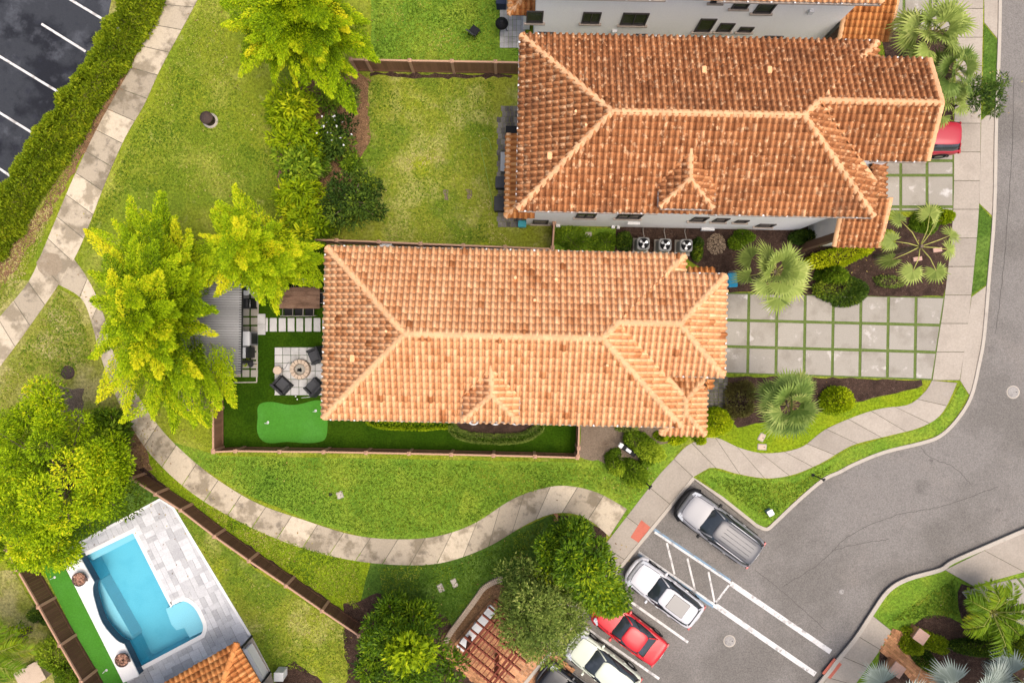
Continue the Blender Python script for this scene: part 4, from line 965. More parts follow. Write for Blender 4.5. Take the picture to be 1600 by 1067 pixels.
# front garden
fan_palm('lush pale green fan palm over the driveway beside the blue bin', 1212, 425, 74, 4.2, 17, 'fan', seglen=(.55,.72), pet=(.55,.95), fan=108, nseg=20, elev=(-20,74))
fan_palm('deep green fan palm in the bed below the middle driveway', 1232, 632, 76, 4.0, 19, 'fandark', seglen=(.55,.72), pet=(.55,.95), fan=108, nseg=22, elev=(-20,74))
fan_palm('sparse fan palm with long bare stalks in the bed beside the sidewalk', 1440, 385, 76, 3.6, 9, 'fan', pet=(.85,1.1), seglen=(.42,.5), az=[82,128,170,205,245,300,20,355,60], fan=150, trunk=.11)
fan_palm('top fan palm of the three by the red car', 1462, 50, 80, 4.4, 20, 'fan', pet=(.55,.95), seglen=(.55,.72), fan=108, nseg=20, elev=(-20,74))
fan_palm('middle fan palm of the three by the red car, with dense green fans', 1492, 112, 60, 4.0, 16, 'fandark', pet=(.55,.95), seglen=(.55,.72), fan=108, nseg=20, elev=(-20,74))
fan_palm('lowest fan palm of the three by the red car, half under the roof edge', 1480, 155, 54, 3.2, 12, 'fan', pet=(.55,.95), seglen=(.55,.72), fan=108, nseg=20, elev=(-20,74))
clump_tree('dark feathery shrub leaning over the sidewalk and the narrow verge', [(1495,140),(1520,120),(1545,130),(1565,112),(1578,125),(1562,150),(1560,180),(1535,178),(1510,165)], (1532,145), 3.0, 2.2, LM['dark'], 34, 60, csize=.34, leaf=(.14,.24), lw=(.03,.05), cat='shrub', name='feathery_shrub', trunk=.05, rim=.4)
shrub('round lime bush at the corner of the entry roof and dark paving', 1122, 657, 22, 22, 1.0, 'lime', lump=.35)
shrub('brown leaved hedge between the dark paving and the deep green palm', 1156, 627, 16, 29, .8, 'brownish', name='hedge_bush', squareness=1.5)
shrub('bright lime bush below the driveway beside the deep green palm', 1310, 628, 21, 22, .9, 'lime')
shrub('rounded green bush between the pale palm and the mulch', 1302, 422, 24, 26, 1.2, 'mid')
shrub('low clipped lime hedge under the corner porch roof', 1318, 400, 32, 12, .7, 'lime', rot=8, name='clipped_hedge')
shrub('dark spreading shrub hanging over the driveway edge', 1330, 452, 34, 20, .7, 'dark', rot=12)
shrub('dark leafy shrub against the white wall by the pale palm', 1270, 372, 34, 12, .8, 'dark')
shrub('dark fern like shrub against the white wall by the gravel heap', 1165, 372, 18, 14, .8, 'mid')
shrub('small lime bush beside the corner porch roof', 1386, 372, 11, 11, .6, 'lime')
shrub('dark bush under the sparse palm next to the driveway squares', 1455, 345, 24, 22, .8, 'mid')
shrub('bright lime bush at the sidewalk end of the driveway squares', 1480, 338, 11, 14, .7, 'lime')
shrub('straggly green plant in the mulch near the sparse palm', 1390, 440, 22, 8, .4, 'olive', rot=-10, n=500)
shrub('small lime bush under the porch eave nearest the bare soil', 1033, 682, 10, 7, .5, 'lime')
shrub('small lime bush under the porch eave beside the grass strip', 1063, 684, 11, 8, .5, 'lime')
shrub('small lime bush under the porch corner beside the sidewalk', 1093, 684, 12, 8, .5, 'lime')
shrub('spiky yellow green plant peeping out below the eave over the bare soil', 975, 666, 14, 6, .5, 'olive', n=500)
CG = 'clipped bushes round the black box with a white end'
shrub('clipped bush above the black box, nearest the porch', 999, 692, 22, 15, .9, 'mid', name='clipped_bush', rot=-25, group=CG)
shrub('clipped bush at the soil end of the black box', 963, 718, 17, 15, .9, 'mid', name='clipped_bush', group=CG)
shrub('clipped bush below the black box, beside the lawn', 987, 735, 24, 14, .9, 'mid', name='clipped_bush', rot=-25, group=CG)
shrub('clipped bush at the lawn corner past the end of the black box', 1010, 712, 13, 18, .9, 'mid', name='clipped_bush', rot=10, group=CG)
hedge('low curved hedge round the three white pots below the small dormer', [(704,664),(712,676),(735,684),(775,687),(815,684),(840,672),(846,664)], 13, .45, 'olive', 700, name='low_hedge', leaf=(.06,.11), lw=(.03,.05))
hedge('strip of lime ground plants along the villa wall on the turf', [(572,656),(600,663),(650,665),(706,662)], 13, .25, 'lime', 700, name='border_plants', cat='plants', leaf=(.07,.12), lw=(.03,.05))
shrub('small dark shrub beside the first of three air conditioners', 979, 380, 9, 16, .7, 'dark')
shrub('small dark shrub beyond the third air conditioner', 1093, 386, 9, 16, .7, 'dark')
shrub('low weeds along the white wall past the fence stub', 895, 378, 28, 16, .3, 'mid', n=1500)
shrub('low weeds between the pale utility cover and the dark shrub', 945, 378, 18, 16, .3, 'mid', n=1100)
# lower corners
fan_palm('silver fan palm at the bottom edge beside the brick walk', 1412, 1098, 82, 2.6, 9, 'silver', seglen=(.8,1.0), pet=(.75,.95), stiff=True, segw=.06, fan=105, nseg=32, droop=.12)
fan_palm('silver fan palm at the bottom edge beside the clipped hedge', 1530, 1092, 92, 2.8, 9, 'silver', seglen=(.8,1.0), pet=(.75,.95), stiff=True, segw=.06, fan=105, nseg=32, droop=.12)
fan_palm('silver fan palm in the bottom corner of the garden', 1618, 1084, 92, 2.9, 9, 'silver', seglen=(.8,1.0), pet=(.75,.95), stiff=True, segw=.06, fan=105, nseg=32, droop=.12)
feather_palm('bushy feather palm with yellow tips beside the corner lawn', 1550, 956, 43, 1.3, 30, 'cycad')
shrub('clipped hedge behind the brick seat in the corner garden', 1462, 1006, 42, 12, .6, 'hedge', rot=-20, name='clipped_hedge', squareness=1.3)
shrub('small clipped hedge between the brick walk and the brick seat', 1428, 1010, 14, 12, .6, 'hedge', rot=-40, name='clipped_hedge')
shrub('dark green shrub behind the silver palms', 1540, 1010, 40, 18, .7, 'dark')
shrub('dark green shrub at the picture edge beside the feather palm', 1600, 1000, 26, 26, .9, 'dark')
shrub('dark low shrub between the brick walk and the silver palms', 1450, 1032, 20, 12, .5, 'dark', rot=-40)
shrub('round green bush beside the dark brown fence in the lower corner', 92, 1045, 26, 32, 1.2, 'mid')
shrub('small dark bush close to the dark brown fence', 62, 965, 14, 14, .6, 'dark')
feather_palm('yellow green palm at the picture edge beyond the dark brown fence', -14, 1020, 52, 2.4, 16, 'cycad')
clump_tree('yellow flowering bush beyond the dark brown fence', [(8,975),(30,972),(48,985),(45,1005),(25,1010),(8,995)], (28,990), 1.3, .7, LM['yellowgreen'], 12, 40, csize=.22, leaf=(.06,.12), lw=(.05,.08), cat='shrub', name='flowering_bush', trunk=.03)

# ---------------------------------------------------------------- blades, weeds and fallen leaves lying on the lawns
LAWNS = [([(318,0),(345,0),(360,120),(430,200),(435,330),(330,300),(200,300),(140,375),(136,362),(174,290),(205,220),(234,168),(260,112),(294,48)], 9000, .5),
         ([(585,0),(775,0),(775,95),(585,92)], 3200, .42), ([(575,128),(772,128),(768,350),(800,380),(600,375),(600,300),(575,250)], 7500, .55),
         ([(345,716),(900,728),(1000,735),(1030,738),(985,785),(935,762),(890,752),(800,775),(740,815),(640,838),(560,832),(400,780),(300,715)], 8000, .45),
         ([(240,725),(300,778),(430,840),(560,880),(560,950),(480,910),(330,805)], 3200, .5), ([(590,885),(720,880),(850,815),(840,850),(760,900),(700,980),(600,930)], 3200, .2),
         ([(285,810),(390,900),(540,985),(550,1060),(430,1040),(395,985)], 3200, .55), ([(92,455),(122,482),(136,520),(146,560),(100,590),(60,570),(0,640),(0,590),(40,540)], 3000, .6), ([(1105,745),(1240,755),(1300,725),(1290,740),(1200,812)], 1800, .4), ([(1385,970),(1490,905),(1495,960),(1430,965)], 900, .35), ([(60,385),(36,435),(0,485),(0,420),(110,240),(180,110),(232,15),(252,0),(232,28),(195,108),(140,205)], 2500, .7)]
C_ = []; V_ = []
for pg_, n, mv in LAWNS:
    xs = [p[0] for p in pg_]; ys = [p[1] for p in pg_]; k = 0; cl = [(rng.uniform(min(xs), max(xs)), rng.uniform(min(ys), max(ys)), rng.normal(0, .16)) for _ in range(26)]
    while k < n:
        x, y = rng.uniform(min(xs), max(xs)), rng.uniform(min(ys), max(ys))
        if not inpoly(x, y, pg_): continue
        d = min(cl, key=lambda q: (q[0]-x)**2+(q[1]-y)**2); p = P(x, y); C_.append((p[0], p[1], .012)); V_.append(mv-.10+d[2]+rng.normal(0, .15)); k += 1
n = len(C_); GL = leafmat('grass_blade', [(0,(.05,.11,.006)),(.35,(.135,.21,.012)),(.65,(.25,.29,.026)),(.85,(.36,.34,.08)),(1,(.44,.37,.16))], .2, .8)
tag(leaves('grass', np.array(C_), np.concatenate([rng.normal(0, 1, (n, 2)), rng.uniform(.1, .8, (n, 1))], 1), rng.uniform(.06, .16, n), rng.uniform(.03, .06, n), np.array(V_), GL, None), kind='stuff')
C_ = []
for (x, y, sx, sy, n) in [(240,500,130,170,420),(400,400,90,80,160),(465,60,120,110,300),(85,745,130,150,350),(640,1000,80,70,160),(880,920,110,90,360),(500,270,60,130,260),(215,690,40,60,200),(1230,630,90,40,60),(1330,400,120,50,160),(300,800,200,90,90),(1520,140,60,50,60)]:
    q = rng.normal(0, .5, (n, 2)); C_ += [p for p in [(*P2(x+a*sx, y+b*sy), .045) for a, b in q] if not inpoly(p[0], p[1], POOL)]
n = len(C_); FL = leafmat('fallen_leaf', [(0,(.10,.05,.02)),(.4,(.22,.13,.05)),(.75,(.36,.27,.07)),(1,(.42,.38,.10))], .1, .8)
tag(leaves('fallen_leaves', np.array(C_), np.concatenate([rng.normal(0, 1, (n, 2)), rng.uniform(-.05, .15, (n, 1))], 1), rng.uniform(.06, .13, n), rng.uniform(.03, .06, n), rng.uniform(0, 1, n), FL, None, bend=.02), kind='stuff')
# ---------------------------------------------------------------- garden of the middle villa
patch('artificial_turf', [(342,588),(342,430),(420,384),(520,384),(903,400),(903,714),(345,705)], .014, M['turf'], .0, 40)
patch('putting_green', smooth([(403,652),(403,636),(411,629),(428,628),(448,632),(463,632),(478,629),(494,625),(506,629),(511,645),(512,668),(509,684),(500,690),(478,692),(450,690),(422,692),(408,686),(402,672)], 4, True), .022, M['putting'], .0, 41)
mb = MB(); rr = random.Random(5)
for i in range(6):
    for j in range(6):
        x0, y0 = 429.5+i*12.7, 542.5+j*12.5
        mb.prism(poly([(x0+.4,y0+.4),(x0+12.3,y0+.4),(x0+12.1,y0+12.1),(x0+.2,y0+12.1)]), -.02, .045, rr.uniform(.35,1))
struct('patio', mb, M['paver'])
mb = MB()
for i in range(-7, 2):
    for j in range(10):
        x0, y0 = 378.5+i*13.2, 454.5+j*13.6
        mb.prism(poly([(x0+1,y0+1),(x0+11.6,y0+1),(x0+11.4,y0+12),(x0+.8,y0+12)]), -.02, .045, rr.uniform(.3,1))
struct('paved_terrace', mb, M['drive'])
mb = MB()
for a, b in (((402.5,520),(401.5,597)),((401.5,597),(345,598)),((404,466),(403.5,490))):
    A_, B_ = Vector(P2(*a)), Vector(P2(*b)); d = (B_-A_).normalized(); n_ = Vector((-d.y,d.x))*.025
    mb.prism([tuple(A_+n_),tuple(A_-n_),tuple(B_-n_),tuple(B_+n_)], 0, .04)
struct('edging_strip', mb, M['kerb'])
def slab_thing(label, x0, y0, x1, y1, group, name='stepping_stone', var=.7):
    cx, cy, _ = P((x0+x1)/2, (y0+y1)/2); w_, h_ = (x1-x0)/33, (y1-y0)/33
    o = MB().rbox((0,0,.02), (w_, h_, .07), .02, 0, var).build(name, M['paver'], None, (cx, cy, 0)); return tag(o, label, 'stepping stone', group)
SGp = 'stepping stones across the turf'
names = ['narrow stepping stone butting the double slab', 'first full stepping stone after the narrow one by the double slab', 'second full stepping stone counted from the double slab', 'third full stepping stone, below the gap between table chairs', 'fourth full stepping stone, below the middle of the dining table', 'fifth full stepping stone, below the chair at the table end', 'sixth full stepping stone, second from the villa eave', 'last stepping stone, touching the eave of the villa roof']
for (x0, x1), lb in zip([(415.5,419),(422,433),(436,447),(450,460.5),(463.5,474),(477,487.5),(490.5,501),(504,516)], names): slab_thing(lb, x0, 497, x1, 518, SGp, var=rr.uniform(.6,1))
slab_thing('upper slab of the double step at the terrace edge', 403, 490.5, 415, 506.6, 'double step at the terrace edge', 'step_slab', .9)
slab_thing('lower slab of the double step at the terrace edge', 403, 507, 415, 523, 'double step at the terrace edge', 'step_slab', .75)

# pavilion with a ribbed grey metal roof
M['metalroof'] = mk('grey_metal_roof', (.26,.26,.265), [((.36,.36,.365),.5,.45,.7,.7,3,(.3,1,1)), ((.13,.13,.135),.4,.5,.7,.6,4,(.3,1,1))], fine=(16,.06), varmul=(.55,1.25), rough=.5, metal=.2)
zR = 2.7; x0, y0, _ = P(281,583,zR); x1, y1, _ = P(377,430,zR); cxp, cyp = (x0+x1)/2, (y0+y1)/2
pv = empty('pavilion', (cxp, cyp, 0), 'open garden pavilion with a ribbed grey metal roof, half under the largest tree', 'pavilion', None, -.014)
mb = MB(); wx, wy = x1-x0, y1-y0; n_ = int(wy/.105)
mb.box((0,0,zR-.06), (wx-.04, wy-.04, .05), 0, .3)
for k in range(n_):
    yy = -wy/2+(k+.5)*wy/n_; mb.box((0,yy,zR-.01), (wx, wy/n_*.62, .06), 0, .55+.25*math.sin(k*.45)+.2*rr.random())
mb.build('roof', M['metalroof'], pv)
mb = MB()
for sx in (-1,1): mb.box((sx*(wx/2-.05),0,zR-.1),(.1,wy,.2))
for sy in (-1,1): mb.box((0,sy*(wy/2-.05),zR-.1),(wx-.2,.1,.2))
mb.build('roof_frame', M['dark'], pv)
for sx in (-1,1):
    for sy in (-1,1): MB().box((sx*(wx/2-.55),sy*(wy/2-.45),(zR-.2)/2),(.14,.14,zR-.2)).build('post', M['dark'], pv)
M['wood'] = mk('table_wood', (.17,.10,.065), [((.08,.045,.028),2,.45,.65,.8,6,(1,4,1)), ((.27,.19,.13),3,.58,.75,.7,5,(1,3,1))], fine=(24,.2), rough=.55, varmul=(.75,1.2), local=True)
M['sling'] = mk('black_sling', (.016,.016,.018), fine=(60,.3), rough=.7)
M['chairframe'] = mk('pale_frame', (.30,.27,.24), rough=.5)
M['wicker'] = mk('dark_wicker', (.030,.030,.032), [((.07,.07,.075),9,.5,.7,.7)], fine=(50,.4), rough=.6, bump=(50,.6,.01))
M['cushion'] = mk('charcoal_cushion', (.055,.056,.06), fine=(40,.15), rough=.85)
M['stone'] = mk('beige_stone', (.46,.36,.27), [((.34,.26,.19),3,.5,.75,.6)], fine=(26,.12), bump=(30,.4,.01))
# dining table and chairs
tx, ty, _ = P(466, 465.5, .75)
tb = empty('dining_table', (tx, ty, 0), 'long brown wooden dining table on the turf, partly under the tree', 'table')
mb = MB()
for k in range(5): mb.box((0, -.40+.2*k*.99+.004, .73), (1.98, .192, .045), 0, rr.random())
mb.build('tabletop', M['wood'], tb)
for sx in (-1,1):
    for sy in (-1,1): MB().box((sx*.88, sy*.36, .354), (.08,.08,.707)).build('leg', M['wood'], tb)
MB().box((0,0,.66),(1.7,.68,.08)).build('apron', M['wood'], tb)
def dining_chair():
    r = empty('dining_chair', (0,0,0))
    bevel(MB().box((0,0,.44),(.42,.42,.04)).build('seat', M['sling'], r), .015)
    MB().box((0,-.235,.68),(.42,.03,.42), 0, .5).build('backrest', M['sling'], r)
    f = MB()
    for sx in (-1,1):
        f.tube([(sx*.235,.22,0),(sx*.235,.22,.62),(sx*.235,-.2,.64),(sx*.235,-.25,.92)], .018, 6)
        f.tube([(sx*.235,-.2,0),(sx*.235,-.22,.64)], .018, 6)
    f.tube([(-.235,-.25,.9),(.235,-.25,.9)], .018, 6); f.build('chair_frame', M['chairframe'], r)
    return r
ch0 = dining_chair()
DC = 'dining chairs round the wooden table'
for i, (x, y, a, lb) in enumerate([(451,486,0,'black dining chair on the stepping stone side, nearest the pavilion'),(467,486,0,'middle black dining chair on the stepping stone side of the table'),(483.5,486,0,'black dining chair on the stepping stone side, nearest the villa'),(468,446,180,'black dining chair on the tree side, at the middle of the table'),(484,446,180,'black dining chair on the tree side, nearest the villa'),(501,466,90,'black dining chair at the villa end of the table')]):
    o = ch0 if i == 0 else copy_tree(ch0); px, py, _ = P(x, y, .5); o.location = (px, py, .015); o.rotation_euler = (0,0,R(a)); tag(o, lb, 'chair', DC)
# fire pit, side table, lounge chairs
fx, fy, _ = P(468.5, 577, .3)
fp = empty('fire_pit', (fx, fy, .045), 'round pale stone fire pit in the middle of the grey paved square', 'fire pit')
mb = MB(); n_ = 14
for k in range(n_):
    a0, a1 = 2*math.pi*(k+.04)/n_, 2*math.pi*(k+.96)/n_; pts = [(math.cos(a)*r_, math.sin(a)*r_) for r_, aa in ((.46,(a0,(a0+a1)/2,a1)),(.27,(a1,(a0+a1)/2,a0))) for a in aa]
    mb.prism(pts, 0, .32, rr.random())
bevel(mb.build('stone_ring', M['stone'], fp), .012)
MB().lathe((0,0,0), [(.275,.02),(.275,.2),(.20,.24),(.10,.245),(0.02,.25)], 20, cap=False).build('sand_bed', M['drive'], fp)
mb = MB()
for k in range(9): mb.box((rr.uniform(-.08,.08),rr.uniform(-.07,.07),.27),(.09,.05,.05), rr.uniform(0,3))
mb.build('burner', M['black'], fp)
sx_, sy_, _ = P(433.5, 578.6, .45)
st = empty('side_table', (sx_, sy_, .045), 'small round pale wooden side table at the edge of the paved square', 'side table')
MB().lathe((0,0,0), [(.19,.40),(.20,.41),(.20,.44),(.19,.45)], 20).build('tabletop', M['stone'], st); MB().lathe((0,0,0), [(.14,0),(.12,.40)], 14).build('pedestal', M['chairframe'], st)
hs = MB().tube(smooth([P2(441,578),P2(447,574),P2(452,569),P2(456,566)],4) and [(a,b,.06) for a,b in smooth([P2(441,579),P2(447,574),P2(451,566),P2(457,566),P2(460,571)],4)], .012, 5).build('gas_hose', M['grey']); tag(hs, 'thin grey gas hose curling from the side table to the fire pit', 'hose')
def lounge_chair():
    r = empty('lounge_chair', (0,0,0))
    bevel(MB().box((0,0,.17),(.62,.62,.30)).build('base', M['wicker'], r), .02)
    for s in (-1,1): bevel(MB().box((s*.36,-.02,.27),(.12,.66,.54)).build('armrest', M['wicker'], r), .02)
    bevel(MB().box((0,-.36,.36),(.84,.13,.72), 0, .5, 0, Matrix.Rotation(-.16,3,'X')).build('backrest', M['wicker'], r), .02)
    bevel(MB().box((0,.03,.37),(.58,.56,.11)).build('cushion', M['cushion'], r), .04, 3)
    return r
lc0 = lounge_chair(); LG = 'lounge chairs round the fire pit'
for i, (x, y, a, lb) in enumerate([(492,556,-66,'dark lounge chair at the corner of the paved square nearest the stepping stones'),(441,601,146,'dark lounge chair at the corner of the paved square beside the side table'),(489.5,604,213,'dark lounge chair at the corner of the paved square nearest the putter')]):
    o = lc0 if i == 0 else copy_tree(lc0); px, py, _ = P(x, y, .4); o.location = (px, py, .045)
    d = Vector((fx-px, fy-py)); o.rotation_euler = (0,0,math.atan2(d.y, d.x)-math.pi/2+(-.32 if i == 0 else .1)); o.scale = (.86,.86,1); tag(o, lb, 'lounge chair', LG)
# outdoor kitchen bits beside the pavilion
wx_, wy_, _ = P(384.5, 454, .75)
t = empty('round_table', (wx_, wy_, .045), 'white round table at the corner of the pavilion roof', 'table'); MB().lathe((0,0,0), [(.21,.69),(.225,.70),(.225,.73),(.21,.745)], 24).build('tabletop', M['white'], t); MB().lathe((0,0,0), [(.16,0),(.05,.05),(.04,.69)], 12).build('pedestal', M['white'], t)
t = empty('grill', (*P2(384,474.5,.8), .045), 'black lidded grill beside the white round table', 'grill')
MB().box((0,0,.35),(.42,.42,.7)).build('cart', M['black'], t); bevel(MB().box((-.02,0,.82),(.36,.46,.22)).build('lid', M['dark'], t), .06, 3); MB().tube([(.2,-.18,.82),(.23,-.18,.84),(.23,.18,.84),(.2,.18,.82)], .015, 6).build('handle', M['steel'], t)
t = empty('outdoor_counter', (*P2(382.5,529,.9), .045), 'white topped outdoor counter with a dark front beside the pavilion', 'counter')
MB().box((.05,0,.43),(.46,.62,.86)).build('cabinet', M['grey'], t); bevel(MB().box((0,0,.88),(.46,.66,.045)).build('counter_top', M['white'], t), .01); MB().box((.285,0,.45),(.03,.5,.7)).build('door', M['dark'], t)
t = empty('outdoor_counter', (*P2(380,551,.9), .045), 'narrow grey cabinet with a pale top, by the potted plant', 'counter')
MB().box((.06,0,.42),(.32,.5,.84)).build('cabinet', M['dark'], t); bevel(MB().box((-.02,0,.86),(.26,.5,.045)).build('counter_top', M['white'], t), .01)
t = empty('potted_plant', (*P2(380,564,.5), .045), 'bright green potted plant at the pavilion edge', 'plant'); MB().lathe((0,0,0), [(.10,0),(.14,.3),(.12,.3),(.11,.26)], 14).build('pot', M['dark'], t)
q = norm(rng.normal(0,1,(160,3))); q[:,2] = np.abs(q[:,2]); leaves('foliage', q*np.array([.2,.2,.28])+np.array([0,0,.3]), q+rng.normal(0,.3,(160,3)), rng.uniform(.08,.14,160), rng.uniform(.04,.06,160), rng.normal(.6,.15,160), LM['lime'], t)
t = empty('stool', (*P2(392,569,.4), .045), 'small dark stool on the terrace pavers', 'stool'); MB().lathe((0,0,0), [(.13,.36),(.14,.38),(.13,.40)], 14).build('seat', M['dark'], t)
for k in range(3): MB().tube([(.06*math.cos(k*2.1),.06*math.sin(k*2.1),.37),(.14*math.cos(k*2.1),.14*math.sin(k*2.1),0)], .014, 6).build('leg', M['dark'], t)
# golf
def golf_flag(px, py, lb, zb=.022, group=None, sc=1.0):
    t = empty('golf_flag', (*P2(px, py), zb), lb, 'golf flag', group, rnd.uniform(-1, 1))
    MB().lathe((0,0,0), [(.055,0),(.06,.012),(.04,.012)], 14).build('cup', M['white'], t)
    MB().tube([(0,0,0),(0,0,.45*sc)], .011, 6).build('stick', M['white'], t)
    MB().add([(0,-.004,.45*sc),(0,-.004,.32*sc),(.17,-.004,.38*sc),(0,.004,.45*sc),(0,.004,.32*sc),(.17,.004,.38*sc)], [(0,1,2),(3,5,4),(0,2,5,3),(1,4,5,2)]).build('flag', M['white'], t)
golf_flag(419, 659.5, 'small white golf flag on the pavilion end of the putting green', group='golf flags on the garden putting green')
golf_flag(493.5, 641.5, 'small white golf flag on the villa end of the putting green', group='golf flags on the garden putting green')
t = empty('golf_club', (*P2(480,620.5), .03), 'white golf putter lying on the turf below the paved square', 'golf club', None, .1)
MB().tube([(-.27,0,.01),(.22,0,.012)], .011, 6).build('shaft', M['white'], t); MB().box((.25,.03,.015),(.04,.12,.03)).build('club_head', M['steel'], t)
for x, y, lb in [(462.5,619,'white golf ball on the turf nearest the paved square'),(465,623.5,'white golf ball on the turf nearest the putting green')]:
    tag(MB().lathe((0,0,0), [(.004,0),(.028,.012),(.036,.036),(.028,.06),(.004,.072)], 12).build('golf_ball', M['white'], None, (*P2(x, y), .02)), lb, 'golf ball', 'golf balls by the putter')
# white pots below the dormer
PG = 'white pots below the small dormer'
mb = MB(); bedp = rough_edge(poly([(712,655),(848,655),(838,672),(810,682),(770,684),(735,681),(716,672)]), .3, .03, 3)
struct('planting_bed', MB().sheet(bedp, .026), M['mulch'])
pots = []
for k, (x, lb) in enumerate([(740,'white round pot on the dark bed, nearest the lime ground plants'),(774,'white round pot on the dark bed, in the middle of the row'),(806,'white round pot on the dark bed, farthest from the lime ground plants')]):
    t = empty('planter_pot', (*P2(x, 654.5, .4), .02), lb, 'plant pot', PG)
    MB().lathe((0,0,0), [(.17,0),(.26,.30),(.29,.42),(.275,.43),(.225,.42),(.21,.36)], 24, cap=False).build('pot', M['white'], t)
    MB().lathe((0,0,0), [(.215,.30),(.215,.37),(.1,.38),(.01,.385)], 18, cap=False).build('soil', M['mulch'], t)
# ---------------------------------------------------------------- between the houses
M['unit'] = mk('unit_grey', (.22,.22,.215), fine=(20,.08), rough=.55); M['blade'] = mk('fan_blade', (.52,.53,.54), rough=.35, metal=.6)
def ac_unit():
    r = empty('air_conditioner', (0,0,0)); MB().box((0,-.02,.04),(.72,.74,.08)).build('pad', M['kerb'], r)
    MB().rbox((0,0,.44),(.58,.58,.72),.12,n=4,top=.03).build('casing', M['unit'], r)
    MB().lathe((0,0,.80), [(.235,.002),(.235,.012),(.02,.012)], 28, cap=False).build('fan_opening', M['black'], r)
    f = MB()
    for k in range(3):
        a = k*2.094+.4
        f.add([(.03*math.cos(a),.03*math.sin(a),.83),(.20*math.cos(a-.42),.20*math.sin(a-.42),.822),(.215*math.cos(a),.215*math.sin(a),.83),(.20*math.cos(a+.42),.20*math.sin(a+.42),.838)], [(0,1,2,3)])
    f.build('fan_blade', M['blade'], r)
    g = MB()
    for rad in (.245,.17,.09): g.tube([(rad*math.cos(2*math.pi*k/20),rad*math.sin(2*math.pi*k/20),.845) for k in range(21)], .006, 4)
    for k in range(6): a = k*math.pi/3; g.tube([(0,0,.85),(.25*math.cos(a),.25*math.sin(a),.845)], .005, 4)
    g.build('guard', M['dark'], r); MB().lathe((0,0,.83),[(.05,0),(.05,.03),(.02,.035)],12).build('fan_hub', M['blade'], r)
    pp = MB(); pp.tube([(.1,.29,.3),(.12,.42,.28),(.1,.75,.05),(.12,.95,.05)], .018, 6).build('pipe', M['chairframe'], r); return r
ac0 = ac_unit()
for i, (x, y, lb) in enumerate([(1005.5,380.5,'grey air conditioner closest to the back lawns, first in the row of three'),(1039.5,382.5,'grey air conditioner in the middle of the row of three'),(1072.5,383.5,'grey air conditioner closest to the gravel heap, last in the row of three')]):
    o = ac0 if i == 0 else copy_tree(ac0); o.location = (*P2(x, y, .82), .012); o.rotation_euler = (0,0,-.02); tag(o, lb, 'air conditioner', 'air conditioners between the villas')
def bin_(label, px, py, w_, d_, h_, mat, rz=0.0):
    t = empty('wheelie_bin', (*P2(px, py, h_), 0.01), label, 'bin', None, rz)
    MB().add([(-w_*.42,-d_*.42,.06),(w_*.42,-d_*.42,.06),(w_*.42,d_*.42,.06),(-w_*.42,d_*.42,.06),(-w_/2,-d_/2,h_-.08),(w_/2,-d_/2,h_-.08),(w_/2,d_/2,h_-.08),(-w_/2,d_/2,h_-.08)], [(3,2,1,0),(0,1,5,4),(1,2,6,5),(2,3,7,6),(3,0,4,7),(4,5,6,7)]).build('bin_body', mat, t)
    MB().rbox((0,0,h_-.04),(w_+.05,d_+.06,.075),.05).build('lid', mat, t)
    MB().tube([(-w_*.4,d_/2+.04,h_-.06),(-w_*.4,d_/2+.09,h_-.04),(w_*.4,d_/2+.09,h_-.04),(w_*.4,d_/2+.04,h_-.06)], .016, 6).build('handle', M['grey'], t)
    for s in (-1,1): MB().tube([(s*w_*.40,d_*.42,.09),(s*w_*.47,d_*.42,.09)], .09, 12).build('wheel', M['black'], t)
M['binblue'] = mk('blue_bin', (.025,.24,.40), fine=(20,.1), rough=.45); M['teal'] = mk('teal_bin', (.05,.27,.30), fine=(20,.1), rough=.45)
bin_('bright blue wheeled bin at the house end of the middle driveway', 1145, 437.5, .38, .60, .85, M['binblue'], .06)
bin_('teal bin at the white wall corner beside the weathered paving', 816, 350, .34, .26, .55, M['teal'])
gm = MB(); gx, gy, _ = P(1119, 382); n_ = 420
for k in range(n_):
    a = rr.uniform(0, 6.283); q = math.sqrt(rr.random()); s = rr.uniform(.02,.05); gm.box((math.cos(a)*q*.45, math.sin(a)*q*.5, .16*(1-q*q)+.01), (s*1.4, s, s), rr.uniform(0,3), rr.random())
tag(gm.build('gravel_heap', mk('gravel', (.27,.20,.135), fine=(20,.25), varmul=(.45,1.4)), None, (gx, gy, .015)), kind='stuff')
struct('paved_terrace', (lambda m: [m.prism(poly([(1101+i*7.2+.3,588+j*5+.3),(1107.9+i*7.2,588+j*5+.3),(1107.9+i*7.2,592.7+j*5),(1101+i*7.2+.3,592.7+j*5)]), -.02, .03, rr.random()) for i in range(5) for j in range(10)] and m)(MB()), M['paver_old'])
# utility covers, manholes, poles
def cover(label, px, py, w_, h_, rz, mat='kerb', name='utility_cover', z=.03):
    t = empty(name, (*P2(px, py), .006), label, 'utility cover', None, rz)
    MB().rbox((0,0,z/2),(w_,h_,z),.03).build('cover', M[mat], t); MB().rbox((0,0,z*.3),(w_+.06,h_+.06,z*.6),.03).build('cover_rim', M['drive'], t)
    MB().box((w_*.25,0,z+.004),(.05,.03,.012)).build('lifting_hole', M['black'], t)
cover('white rectangular cover on the lawn beside the curving path, next to a black hole', 531, 773, .26, .27, .35)
cover('pale cover in the dark sod near the olive tree, nearer the path bend', 688.5, 918, .22, .34, .4)
cover('pale cover in the dark sod near the olive tree, nearer the car bays', 710, 910.5, .22, .36, .4)
cover('cream cover on the verge, nearer the deep green palm', 1190, 683, .24, .33, -.5, 'stone')
cover('cream cover on the verge, nearer the sidewalk', 1190.5, 698, .38, .24, -.05, 'stone')
cover('pale cover among the weeds between the villas', 919, 367, .28, .2, 0)
